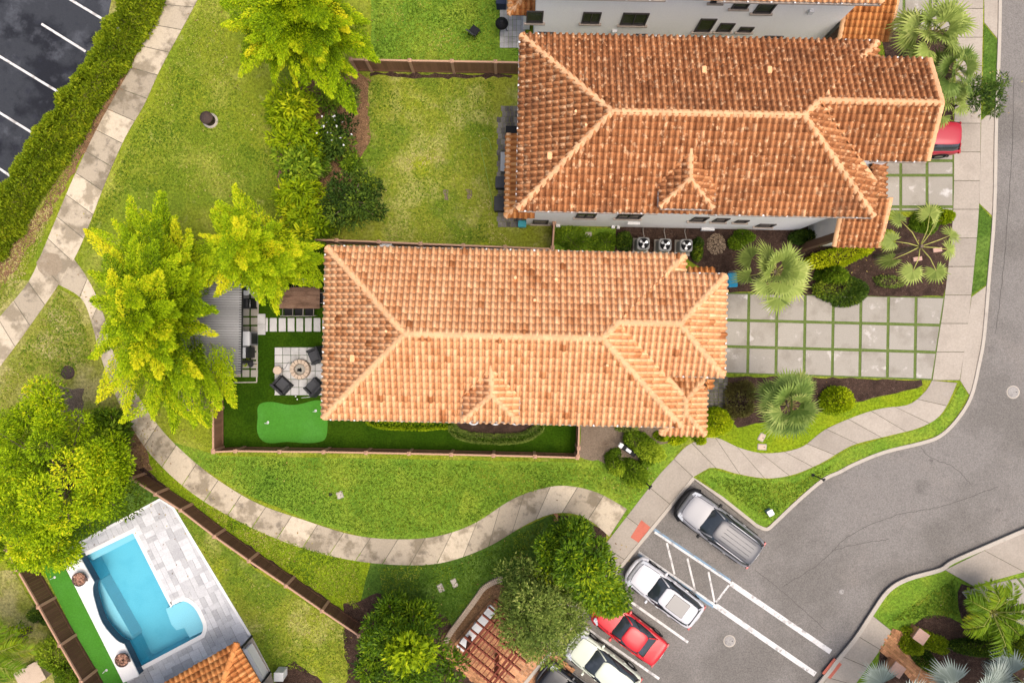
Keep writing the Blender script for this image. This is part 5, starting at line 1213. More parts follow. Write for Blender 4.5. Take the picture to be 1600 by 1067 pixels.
def disc(label, px, py, r_, mat, name, cat, z=.02, zb=0.0, rim=None):
    t = empty(name, (*P2(px, py, zb), zb), label, cat)
    MB().lathe((0,0,0), [(r_,0),(r_,z),(r_*.9,z+.004),(.01,z+.004)], 24, cap=False).build('lid', M[mat], t)
    MB().lathe((0,0,0), [(r_*1.22,0),(r_*1.2,z*.8),(r_*1.01,z*.8)], 24, cap=False).build('rim', M[rim or mat], t)
    MB().box((r_*.55,0,z+.006),(.06,.03,.008)).build('lifting_hole', M['black'], t)
    return t
M['iron'] = mk('rusty_iron', (.060,.042,.036), [((.10,.06,.045),4,.5,.7,.6)], fine=(20,.2), rough=.7)
M['ironroad'] = mk('worn_iron', (.27,.255,.235), [((.17,.16,.15),5,.5,.7,.7)], fine=(20,.15), rough=.6)
M['teal'].name = 'teal_bin'
disc('round rusty manhole cover in the thin grass by the path junction', 106, 582, .27, 'iron', 'manhole_cover', 'manhole cover', .02, .012)
disc('grey manhole cover in the car bay lane near the double white lines', 1139.8, 1001, .24, 'ironroad', 'manhole_cover', 'manhole cover', .008, -.13, 'kerb')
disc('grey manhole cover in the road bend beside the driveway apron', 1583, 612.5, .26, 'ironroad', 'manhole_cover', 'manhole cover', .008, -.13, 'kerb')
disc('small round iron valve cover in the open road', 1315, 924, .10, 'ironroad', 'valve_cover', 'valve cover', .006, -.13)
disc('small black round hole cover on the lawn beside the white cover', 516, 772, .08, 'black', 'valve_cover', 'valve cover', .012, .008)
t = empty('standpipe', (*P2(329,189), .0), 'short brown capped standpipe on a concrete ring in the long lawn', 'standpipe')
MB().lathe((0,0,0), [(.36,0),(.36,.05),(.2,.06)], 20).build('base', M['kerb'], t); MB().lathe((0,0,0), [(.26,.05),(.26,.42),(.30,.42),(.30,.47),(.05,.52)], 20).build('pipe', M['iron'], t)
def post_sign(label, px, py, h, cat, name, panel=(.22,.16), mat='dark'):
    t = empty(name, (*P2(px, py), 0), label, cat); a = math.atan2(py-533, px-800)
    MB().tube([(0,0,-.05),(0,0,h)], .032, 8).build('post', M['dark'], t); MB().lathe((0,0,0),[(.08,0),(.08,.03),(.04,.05)],12).build('base', M['dark'], t)
    bevel(MB().box((0,0,h),(panel[0],.05,panel[1]), .9).build('sign_panel', M[mat], t), .01)
post_sign('dark sign post at the lawn corner beside the clipped bushes', 1005.5, 750, 1.58, 'sign post', 'sign_post')
post_sign('slim dark post in the verge at the road bend', 1270, 741.8, 1.15, 'post', 'marker_post', (.14,.14))
t = empty('utility_box', (*P2(1200,798.5), 0), 'pale blue utility box on the verge tip by the silver car', 'utility box', None, .5)
MB().rbox((0,0,.16),(.26,.26,.32),.04).build('casing', M['paint_blue'], t); MB().rbox((.0,0,.335),(.29,.29,.04),.04).build('lid', M['trim'], t)
t = empty('post_box', (*P2(980,702,.5), 0), 'black slanting box with a white end among the clipped bushes', 'box', None, -.60)
tl = Matrix.Rotation(.30,3,'Y')
bevel(MB().box((0,0,.62),(.92,.24,.20), 0, .5, 0, tl).build('casing', M['black'], t), .04, 3); bevel(MB().box((-.42,0,.80),(.20,.22,.12), 0, .5, 0, tl).build('end_cap', M['white'], t), .02); MB().box((.05,0,.27),(.16,.14,.54)).build('post', M['black'], t)
MB().box((.02,0,.75),(.3,.14,.05), 0, .5, 0, tl).build('panel', M['steel'], t)
# rear terrace of the upper villa
mb = MB()
for i in range(6):
    for j in range(22): 
        x0, y0 = 776+i*6.6+(j%2)*2, 166+j*8.6
        if i == 0 and j < 2: continue
        mb.prism(poly([(x0+.2,y0+.2),(x0+6.4,y0+.2),(x0+6.4,y0+8.4),(x0+.2,y0+8.4)]), -.02, .03, rr.random())
struct('paved_terrace', mb, M['paver_old'])
mb = MB()
for i in range(6):
    for j in range(12):
        x0, y0 = 781+i*6.6, -30+j*8.8; mb.prism(poly([(x0+.2,y0+.2),(x0+6.4,y0+.2),(x0+6.4,y0+8.6),(x0+.2,y0+8.6)]), -.02, .03, rr.random())
struct('paved_terrace', mb, M['paver'])
def storage(label, x0, y0, x1, y1, h, mat, name='storage_box', cat='storage box', lid=None):
    a, b = P2(x0, y1, h), P2(x1, y0, h); t = empty(name, ((a[0]+b[0])/2, (a[1]+b[1])/2, .03), label, cat, None, -.02); w_, d_ = b[0]-a[0], b[1]-a[1]
    MB().rbox((0,0,h*.45),(w_*.94,d_*.94,h*.9),.03).build('box_body', mat, t); MB().rbox((0,0,h*.94),(w_,d_,.07),.03).build('lid', lid or mat, t)
    MB().box((-w_*.48,0,h*.8),(.03,.2,.05)).build('handle', M['dark'], t)
storage('black covered grill against the rear wall of the mottled roof villa', 790, 197, 811, 212, .9, M['black'], 'covered_grill', 'grill')
storage('light grey storage box on the weathered rear terrace', 782, 238, 796, 268, .6, M['unit'], lid=mk('pale_lid', (.33,.33,.33), rough=.6))
storage('dark grey bench box on the weathered rear terrace', 774, 276, 795, 294, .5, M['cushion'])
storage('charcoal box at the corner of the weathered rear terrace', 772, 307, 791, 330, .5, M['dark'])
t = empty('kettle_grill', (*P2(784,37,.8), .03), 'black kettle grill on the grey paving at the top edge', 'grill'); MB().lathe((0,0,0), [(.05,.5),(.22,.6),(.30,.75),(.30,.78),(.22,.92),(.06,.99)], 20).build('bowl', M['black'], t); MB().box((0,0,1.0),(.14,.03,.03)).build('handle', M['dark'], t)
for k in range(3): MB().tube([(.12*math.cos(k*2.1),.12*math.sin(k*2.1),.6),(.25*math.cos(k*2.1),.25*math.sin(k*2.1),0)], .016, 6).build('leg', M['dark'], t)
t = empty('garden_chair', (*P2(741,49,.3), .01), 'dark folding chair standing alone on the fresh lawn', 'chair', None, .9)
bevel(MB().box((0,0,.32),(.42,.42,.05)).build('seat', M['sling'], t), .02); bevel(MB().box((-.24,0,.55),(.05,.42,.5),0,.5,0,Matrix.Rotation(-.4,3,'Y')).build('backrest', M['cushion'], t), .02)
for sx in (-1,1):
    for sy in (-1,1): MB().tube([(sx*.18,sy*.18,.3),(sx*.22,sy*.2,0)], .016, 6).build('leg', M['dark'], t)
storage('dark blue box at the top edge beside the porch roof', 775, -8, 791, 7, .6, mk('navy', (.03,.04,.07), rough=.6))
t = tag(MB().tube([(a, b, .03) for a, b in smooth(poly([(768,234),(764,220),(757,216),(750,222),(753,240),(758,262),(763,285),(768,310),(770,325)]), 5)], .018, 6).build('garden_hose', mk('green_hose', (.20,.30,.06), rough=.5)), 'thin green garden hose looping over the back lawn beside the terrace', 'hose')
patch('bare_patch', [(693,296),(700,296),(701,312),(694,313)], .016, M['soil'], .05, 50, .15); patch('bare_patch', [(728,296),(738,298),(735,311),(730,312)], .016, M['soil'], .05, 51, .15)
storage('white equipment box between the thin fence and the pale orange roof', 593, 380, 612, 392, .7, M['white'])
# ---------------------------------------------------------------- pool garden
patch('lawn', [(-60,900),(20,890),(130,1067),(150,1110),(-60,1110)], .006, M['lawn_dry'], .05, 60)
patch('lawn', [(225,745),(285,800),(400,890),(505,960),(555,990),(565,1110),(420,1110),(390,985),(270,790)], .006, M['lawn_yard'], .04, 61)
patch('lawn', [(100,860),(60,885),(70,820),(210,745),(262,775)], .0065, M['lawn_sod'], .04, 62)
patch('putting_green', smooth([(70,892),(74,882),(88,878),(100,884),(150,975),(200,1068),(225,1110),(175,1110),(152,1062),(110,975)], 3, True), .014, M['putting'], .0, 63)
golf_flag(86, 901, 'tiny white golf flag at the closed end of the pool side putting strip', .03, 'golf flags on the pool side putting strip', .7)
golf_flag(167, 1046, 'tiny white golf flag at the picture edge end of the putting strip', .03, 'golf flags on the pool side putting strip', .7)
PW = POOL
def inset(pts, d):
    out = []; n = len(pts); a = sum(pts[i][0]*pts[(i+1)%n][1]-pts[(i+1)%n][0]*pts[i][1] for i in range(n)); sg = 1 if a > 0 else -1
    for i in range(n):
        p0, p1, p2 = Vector(pts[i-1]), Vector(pts[i]), Vector(pts[(i+1)%n]); t1 = (p1-p0).normalized(); t2 = (p2-p1).normalized()
        n1 = Vector((-t1.y,t1.x))*sg; n2 = Vector((-t2.y,t2.x))*sg; m_ = (n1+n2); m_ = m_.normalized() if m_.length > 1e-6 else n1
        k = min(1.6, 1/max(.45, m_.dot(n1))); q = p1+m_*d*k; out.append((q.x, q.y))
    return out
M['pool'] = mk('pool_plaster', (.15,.45,.56), [((.11,.38,.50),.9,.45,.7,.6)], fine=(20,.05), rough=.8)
M['poolstep'] = mk('pool_step_plaster', (.30,.55,.64), fine=(20,.05), rough=.8)
M['pooltile'] = mk('pool_tile', (.035,.065,.10), fine=(20,.3), rough=.3)
wm = bpy.data.materials.new('pool_water'); wm.use_nodes = True; N = wm.node_tree.nodes; L = wm.node_tree.links; N.clear()
o_ = N.new('ShaderNodeOutputMaterial'); mx = N.new('ShaderNodeMixShader'); tr = N.new('ShaderNodeBsdfTransparent'); gl = N.new('ShaderNodeBsdfGlossy'); fr = N.new('ShaderNodeFresnel')
tr.inputs[0].default_value = (.80,.95,.97,1); gl.inputs['Roughness'].default_value = .04; fr.inputs[0].default_value = 1.33
nz = N.new('ShaderNodeTexNoise'); nz.inputs['Scale'].default_value = 3; bp = N.new('ShaderNodeBump'); bp.inputs['Strength'].default_value = .15; bp.inputs['Distance'].default_value = .02
g_ = N.new('ShaderNodeNewGeometry'); L.new(g_.outputs['Position'], nz.inputs[0]); L.new(nz.outputs[0], bp.inputs['Height']); L.new(bp.outputs[0], gl.inputs['Normal']); L.new(bp.outputs[0], fr.inputs['Normal'])
L.new(fr.outputs[0], mx.inputs[0]); L.new(tr.outputs[0], mx.inputs[1]); L.new(gl.outputs[0], mx.inputs[2]); L.new(mx.outputs[0], o_.inputs[0])
deckp = poly([(97,862),(118,848),(250,779),(272,793),(391,990),(424,1052),(440,1110),(215,1110),(193,1063),(101,879)])
# deck of random pavers round the pool: cut from one sheet in the pool's own direction
ang = math.atan2(PW[1][1]-PW[0][1], PW[1][0]-PW[0][0]); ca, sa = math.cos(ang), math.sin(ang); org = Vector(PW[0])
def clip(poly_, a, b, c):
    out = []
    for i in range(len(poly_)):
        p, q = poly_[i], poly_[(i+1) % len(poly_)]; dp, dq = a*p[0]+b*p[1]-c, a*q[0]+b*q[1]-c
        if dp <= 0: out.append(p)
        if dp*dq < 0: t = dp/(dp-dq); out.append((p[0]+(q[0]-p[0])*t, p[1]+(q[1]-p[1])*t))
    return out
mb = MB(); used = set(); gsz = .26; rp = random.Random(9)
pi_ = inset(PW, -.16)
def loc2w(u, v): return (org.x+u*ca-v*sa, org.y+u*sa+v*ca)
for j in range(-44, 24):
    for i in range(-16, 34):
        if (i, j) in used: continue
        a_, b_ = rp.choice([(1,1),(2,1),(1,2),(2,2),(2,1),(1,2)])
        if any((i+x, j+y) in used for x in range(a_) for y in range(b_)): a_ = b_ = 1
        for x in range(a_):
            for y in range(b_): used.add((i+x, j+y))
        g = .008; q4 = [loc2w(i*gsz+g, j*gsz+g), loc2w((i+a_)*gsz-g, j*gsz+g), loc2w((i+a_)*gsz-g, (j+b_)*gsz-g), loc2w(i*gsz+g, (j+b_)*gsz-g)]
        c_ = Vector(((q4[0][0]+q4[2][0])/2, (q4[0][1]+q4[2][1])/2))
        if not inpoly(c_.x, c_.y, deckp): continue
        cells = [q4] if not any(inpoly(*q, pi_) for q in q4+[tuple(c_)]) and all(inpoly(*q, deckp) for q in q4) else [[loc2w((i+x)*gsz+g, (j+y)*gsz+g), loc2w((i+x+1)*gsz-g, (j+y)*gsz+g), loc2w((i+x+1)*gsz-g, (j+y+1)*gsz-g), loc2w((i+x)*gsz+g, (j+y+1)*gsz-g)] for x in range(a_) for y in range(b_)]
        vr = rp.random()
        for q5 in cells:
            if not any(inpoly(*q, PW) for q in q5) and all(inpoly(*q, deckp) for q in q5): mb.prism(q5, .005, .03, vr)
        continue
        mb.prism(q4, -.02, .03, rp.random())
tri = tessellate_polygon([[Vector((x, y, 0)) for x, y in deckp], [Vector((x, y, 0)) for x, y in inset(PW, -.06)]]); ap_ = deckp+inset(PW, -.06)
M['deck'] = mk('pool_deck_stone', (.47,.47,.475), [((.36,.365,.38),.8,.45,.7,.6)], fine=(20,.12), varmul=(.74,1.14), bump=(40,.3,.01))
mb.add([(x, y, .012) for x, y in ap_], [t_ if (Vector(ap_[t_[1]])-Vector(ap_[t_[0]])).cross(Vector(ap_[t_[2]])-Vector(ap_[t_[0]])) > 0 else tuple(t_)[::-1] for t_ in tri], .6)
struct('pool_deck', mb, M['deck'])
mb = MB()
for i in range(len(deckp)-5):
    pass
dl = [deckp[0], deckp[2], deckp[3], deckp[4], deckp[5]]
ribbon(dl, -.09, .03, .034, mb); struct('deck_edging', mb, M['trim'])
pl_ = empty('swimming_pool', (PW[0][0], PW[0][1], 0), 'blue swimming pool with a curved side step and white coping', 'pool')
off = lambda pts: [(x-PW[0][0], y-PW[0][1]) for x, y in pts]
mb = MB(); pin = off(PW); n_ = len(pin)
a = sum(pin[i][0]*pin[(i+1)%n_][1]-pin[(i+1)%n_][0]*pin[i][1] for i in range(n_)); pin_ = pin if a > 0 else pin[::-1]
mb.add([(x,y,.03) for x,y in pin_]+[(x,y,-1.25) for x,y in pin_], [(i, n_+i, n_+(i+1)%n_, (i+1)%n_) for i in range(n_)]+[tuple(range(n_,2*n_))])
mb.build('basin', M['pool'], pl_)
mb = MB()
mb.prism(off(poly([(128,871),(208.6,832),(213,840),(138,878.5)])), -1.25, -.30); mb.build('sun_ledge', M['poolstep'], pl_)
mb = MB(); mb.prism(off(poly(smooth([(148,911),(147,920),(150,940),(162,972),(184,998),(199,1005)],4)+[(199,1000)])), -1.25, -.42); mb.build('side_bench', M['poolstep'], pl_)
mb = MB(); mb.prism(off(poly([(253,955),(268,948.4),(289,939.5),(305,950),(314.5,969),(317,980),(314,989.5),(291,1001),(284,985),(270,989),(262,980)])), -1.25, -.35); mb.build('spa_shelf', M['poolstep'], pl_)
mb = MB(); mb.prism(off(poly([(276,989),(283,986),(290,1001),(284,1004)])), -1.25, -.7); mb.build('pool_step', M['poolstep'], pl_)
# the water is one thin closed body of its own
mb = MB(); mb.sheet(off(inset(PW, .004)), -.07); mb.build('water', wm, pl_)
out_ = inset(PW, -.19); mb = MB()
for i in range(n_):
    j = (i+1) % n_
    p = [PW[i], PW[j], out_[j], out_[i]]
    p = off(p); mb.add([(*p[0],.045),(*p[1],.045),(*p[2],.045),(*p[3],.045),(*p[0],-.04),(*p[1],-.04),(*p[2],.0),(*p[3],.0)], [(3,2,1,0),(0,1,5,4),(2,3,7,6)] if a > 0 else [(0,1,2,3),(4,5,1,0),(6,7,3,2)])
mb.build('coping', M['trim'], pl_)
# raised planter wall with bowls
wl = poly([(101,879),(123.5,867.5),(147,909)]+smooth([(145,914),(144.5,922),(147,936),(159,972),(181,999),(194,1006)],3)+[(217,1054),(194,1064)], .45)
t = empty('pool_wall', (wl[0][0], wl[0][1], 0), 'raised white pool wall with a curved bite, carrying two bowls', 'wall'); mb = MB(); mb.prism([(x-wl[0][0], y-wl[0][1]) for x, y in wl], 0, .45); mb.build('wall_core', M['pooltile'], t)
mb = MB(); mb.prism([(x-wl[0][0], y-wl[0][1]) for x, y in inset(wl, -.03)], .45, .50); mb.build('wall_cap', M['trim'], t)
M['bowl'] = mk('bronze_bowl', (.09,.06,.05), fine=(20,.2), rough=.5); M['rock'] = mk('lava_rock', (.30,.17,.12), fine=(14,.2), varmul=(.4,1.7))
for x, y, lb in [(123,905,'bronze bowl of reddish rocks on the pool wall, nearer the leafy tree'),(190,1031,'bronze bowl of reddish rocks on the pool wall, nearer the tiled roof')]:
    t = empty('fire_bowl', (*P2(x, y, .8), .5), lb, 'fire bowl', 'fire bowls on the pool wall')
    MB().lathe((0,0,0), [(.14,0),(.27,.14),(.33,.30),(.31,.31),(.28,.24)], 24, cap=False).build('bowl', M['bowl'], t)
    MB().lathe((0,0,0), [(.285,.22),(.15,.25),(.01,.26)], 18, cap=False).build('gravel', M['rock'], t)
    mb = MB()
    for k in range(46): q = math.sqrt(rr.random())*.25; an = rr.uniform(0,6.28); s = rr.uniform(.04,.07); mb.rbox((q*math.cos(an), q*math.sin(an), .27), (s*1.3,s,.05), .012, rr.uniform(0,3), rr.random(), n=1)
    mb.build('rocks', M['rock'], t)
    MB().box((.3,-.02,.25),(.16,.14,.03)).build('spout', M['bowl'], t)
# low villa with the tiled hip roof at the bottom edge
zE = 3.0; C0 = Vector(P2(370,1004,zE)); e1 = Vector((-.870,-.494)); e2 = Vector((.494,-.870))
W1, W2 = 11.0, 7.0
def rp_(u, v, z): q = C0+e1*u+e2*v; return (q.x-C0.x, q.y-C0.y, z)
vb = empty('bungalow', (C0.x, C0.y, 0), 'low building with an orange tiled roof at the bottom edge beside the pool', 'house')
hz = zE+PITCH*W2/2; hh = W2/2
fs_ = [[rp_(0,0,zE),rp_(W1,0,zE),rp_(W1-hh,hh,hz),rp_(hh,hh,hz)], [rp_(0,W2,zE),rp_(0,0,zE),rp_(hh,hh,hz)], [rp_(W1,W2,zE),rp_(0,W2,zE),rp_(hh,hh,hz),rp_(W1-hh,hh,hz)], [rp_(W1,0,zE),rp_(W1,W2,zE),rp_(W1-hh,hh,hz)]]
tb = MB(); db = MB(); cb = MB()
TW_, TE_ = TW, TE
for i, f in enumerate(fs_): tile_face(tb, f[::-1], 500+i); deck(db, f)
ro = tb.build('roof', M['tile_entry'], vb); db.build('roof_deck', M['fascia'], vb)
for p, q in ((fs_[0][0],fs_[0][3]),(fs_[0][1],fs_[0][2]),(fs_[1][0],fs_[0][3]),(fs_[0][3],fs_[0][2])):
    cb = MB(); caps(cb, p, q, .14, seed=3); cb.build('ridge_cap', M['tile_entry'], ro)
gb = MB(); eave_line(gb, rp_(W1,0,zE), rp_(0,0,zE)); eave_line(gb, rp_(0,0,zE), rp_(0,W2,zE)); gb.build('gutter', [M['dark'], M['trim']], ro)
MB().prism([rp_(1.5,.8,0)[:2], rp_(W1-.5,.8,0)[:2], rp_(W1-.5,W2-.5,0)[:2], rp_(1.5,W2-.5,0)[:2]], 0, zE-.1).build('wall', M['stucco'], vb)
cpad = MB().prism(poly([(393,992),(424,1052),(440,1110),(405,1110),(385,1030),(380,1008)]), -.02, .036); struct('pavement', cpad, M['concrete'])
t = empty('low_wall', (*P2(405,1028), 0), 'low white wall stub beside the tiled roof and the lawn', 'wall', None, math.atan2(-.870,.494)); MB().box((0,0,.35),(1.6,.18,.7)).build('wall_core', M['stucco'], t); MB().box((0,0,.72),(1.7,.26,.05)).build('wall_cap', M['trim'], t)
for x, y, lb in [(393.5,993,'short dark post at the deck corner beside the tiled roof'),(422,1049,'short dark post at the pavement corner beside the white box')]:
    t = empty('fence_post', (*P2(x, y), 0), lb, 'post', 'short dark posts beside the low building'); MB().box((0,0,.58),(.09,.09,1.16),.5).build('post_shaft', M['dark'], t); MB().box((0,0,1.18),(.12,.12,.05),.5).build('post_cap', M['dark'], t)
storage('white equipment box beside the mulch at the bottom edge', 428, 1050, 443, 1064, .6, M['white'], 'equipment_box', 'equipment box')
t = empty('planter_box', (*P2(45,1057,.5), .01), 'pale pink planter block beyond the dark brown fence', 'planter', None, .5); MB().rbox((0,0,.2),(1.2,.9,.4),.03).build('box_body', M['stone'], t); MB().rbox((0,0,.42),(1.26,.96,.06),.03).build('rim', M['stone'], t)
# ---------------------------------------------------------------- red pergola and the brick edging
M['redwood'] = mk('red_stained_wood', (.19,.050,.030), [((.11,.03,.02),3,.5,.7,.6)], fine=(20,.2), rough=.6)
mb = MB(); uA = Vector((.773,-.634)); uB = Vector((.634,.773)); zP = 2.3; c0 = Vector(P2(716,1026,zP)); LA, LB = 2.15, 3.4
brp = [P2(700,1000), P2(770,915), P2(850,985), P2(775,1090)]
o2 = Vector(P2(715,1020)); k_ = 0
for i in range(-2, 24):
    for j in range(-2, 30):
        q = o2+uA*(i*.2)+uB*(j*.11+(.05 if i % 2 else 0)-.4); p4 = [q, q+uA*.19, q+uA*.19+uB*.10, q+uB*.10]
        mb.prism([tuple(p) for p in p4], -.02, .03, rr.random())
struct('brick_paving', mb, M['brick'])
pg = empty('pergola', (c0.x, c0.y, 0), 'open red wooden pergola over brick paving beside the car bays', 'pergola'); rzA = math.atan2(uA.y, uA.x); rzB = math.atan2(uB.y, uB.x)
def ab(u, v, z): q = uA*u+uB*v; return (q.x, q.y, z)
for u in (.25, LA-.25):
    for v in (.3, LB-.3): MB().box(ab(u, v, (zP-.3)/2), (.15,.15,zP-.3), rzA).build('post', M['redwood'], pg)
for u in (.15,.35, LA-.35, LA-.15): MB().box(ab(u, LB/2, zP-.2), (LB+.5,.07,.2), rzB).build('beam', M['redwood'], pg)
for k in range(9): MB().box(ab(LA/2, .02+k*(LB-.04)/8, zP-.03), (LA+.7,.06,.14), rzA).build('rafter', M['redwood'], pg)
for k in range(11): MB().box(ab(.06+k*(LA-.12)/10, LB*.30, zP+.065), (LB*.62,.035,.05), rzB).build('slat', M['redwood'], pg)
t = empty('bench', (*P2(745,981,.45), .03), 'long white bench along the edge of the red pergola', 'bench', None, rzB); MB().rbox((0,0,.43),(2.5,.42,.06),.03).build('seat', M['white'], t)
for s in (-1,0,1): MB().box((s*1.0,0,.20),(.1,.34,.40)).build('leg', M['white'], t)
mb = MB(); ln = smooth(poly([(786,902),(770,908),(755,918),(745,932),(730,952),(715,972),(702,990),(697,1002)]), 6)
acc = 0
for i in range(len(ln)-1):
    a_, b_ = Vector(ln[i]), Vector(ln[i+1]); d = (b_-a_); c = (a_+b_)/2; mb.rbox((c.x-ln[0][0], c.y-ln[0][1], .1), (d.length-.012,.24,.2), .02, math.atan2(d.y,d.x), rr.random(), n=1)
tag(mb.build('brick_edging', M['stone'], None, (ln[0][0], ln[0][1], 0)), 'curving low pale brick edging between dark sod and the red pergola', 'edging')
t = MB()
for k in range(3): t.rbox((0, -.12*k, .08), (.2,.11,.16), .015, 0, rr.random(), n=1)
tag(t.build('brick_edging', M['brick'], None, (*P2(868.5,804), 0)), 'short stub of red brick edging touching the curving path', 'edging')
# corner garden
mb = MB(); cl = poly([(1393,984),(1375,1013),(1414,1047),(1440,1080),(1475,1080),(1461,1053),(1438,1020),(1412,992)])
th = -.72; ct, st_ = math.cos(th), math.sin(th); o3 = Vector(P2(1385,998))
for i in range(-4, 22):
    for j in range(-12, 14):
        q = [(o3.x+(i*.2+dx+(.1 if j%2 else 0))*ct-(j*.12+dy)*st_, o3.y+(i*.2+dx+(.1 if j%2 else 0))*st_+(j*.12+dy)*ct) for dx, dy in ((.004,.004),(.196,.004),(.196,.116),(.004,.116))]
        if inpoly((q[0][0]+q[2][0])/2, (q[0][1]+q[2][1])/2, cl): mb.prism(q, -.02, .03, rr.random())
struct('brick_paving', mb, M['brick'])
be = MB()
for e_ in ([(1375,1013),(1414,1047),(1440,1080)], [(1393,984),(1412,992),(1438,1020),(1461,1053),(1475,1080)]):
    q_ = smooth(poly(e_), 8)
    for i in range(len(q_)-1):
        a_, b_ = Vector(q_[i]), Vector(q_[i+1]); d = b_-a_; c = (a_+b_)/2; be.rbox((c.x, c.y, .02), (d.length-.008, .20, .06), .01, math.atan2(d.y, d.x), rr.random(), n=1)
struct('brick_paving', be, M['brick'])
M['pinkstone'] = mk('pink_stone', (.42,.27,.21), [((.33,.20,.15),3,.5,.75,.5)], fine=(26,.12))
def pillar(label, px, py):
    t = empty('brick_pillar', (*P2(px, py, .6), 0), label, 'pillar', 'low brick pillars either side of the brick walk', -.62)
    mb = MB()
    for k in range(5):
        for q in range(2): mb.box(((-.5+q)*.27+(.0), 0, .06+.112*k), (.265,.52,.104), 0, rr.random())
    mb.build('pillar_shaft', M['brick'], t); bevel(MB().box((0,0,.60),(.60,.58,.07)).build('pillar_cap', M['pinkstone'], t), .012)
pillar('low brick pillar with a pink cap between the brick walk and the clipped hedge', 1439, 994)
pillar('low brick pillar with a pink cap behind the silver palm, on the kerb side of the walk', 1402, 1046)
for x, y, lb in [(1432,405,'pink paving block in the mulch below the sparse palm'),(1463,391,'pink paving block under the sparse palm near the sidewalk')]:
    tag(MB().rbox((0,0,.05),(.42,.2,.1),.02,.15).build('paving_block', M['pinkstone'], None, (*P2(x, y), .012)), lb, 'block', 'loose blocks under the sparse palm')

struct('path_stain', MB().sheet(rough_edge([(P2(78,413)[0]+.62*math.cos(a), P2(78,413)[1]+.56*math.sin(a)) for a in np.linspace(0, 6.28, 22)[:-1]], .2, .04, 4), .0215), mk('damp_concrete', (.25,.20,.14), [((.32,.27,.20),2,.5,.7,.7)], fine=(12,.12)))
# ---------------------------------------------------------------- cars
def paint(name, c, metal=.0, rough=.35):
    return mk(name, c, rough=rough, metal=metal, spec=.35, coat=.25, coat_rough=.06)
CP = {'silver': paint('silver_paint', (.20,.20,.21), .1), 'white': paint('white_car_paint', (.47,.47,.485)), 'red': paint('red_paint', (.46,.008,.014)), 'lime': paint('pale_lime_paint', (.47,.50,.40)), 'black': paint('black_paint', (.012,.013,.016)), 'darkred': paint('dark_red_paint', (.34,.016,.03)),
      'roofsilver': paint('grey_roof_paint', (.075,.075,.08), .1)}
CG_ = mk('car_glass', (.022,.028,.032), [((.05,.055,.06),3,.5,.7,.6)], rough=.06, spec=.6, coat=.4); RUB = mk('tyre_rubber', (.013,.013,.013), rough=.85); RIM = mk('alloy_rim', (.42,.42,.43), metal=.8, rough=.3)
LAMP = mk('headlight_glass', (.55,.57,.6), rough=.12, spec=.6); TAIL = mk('tail_light', (.30,.012,.012), rough=.2, spec=.5); TRIMB = mk('black_trim', (.014,.014,.015), rough=.5)
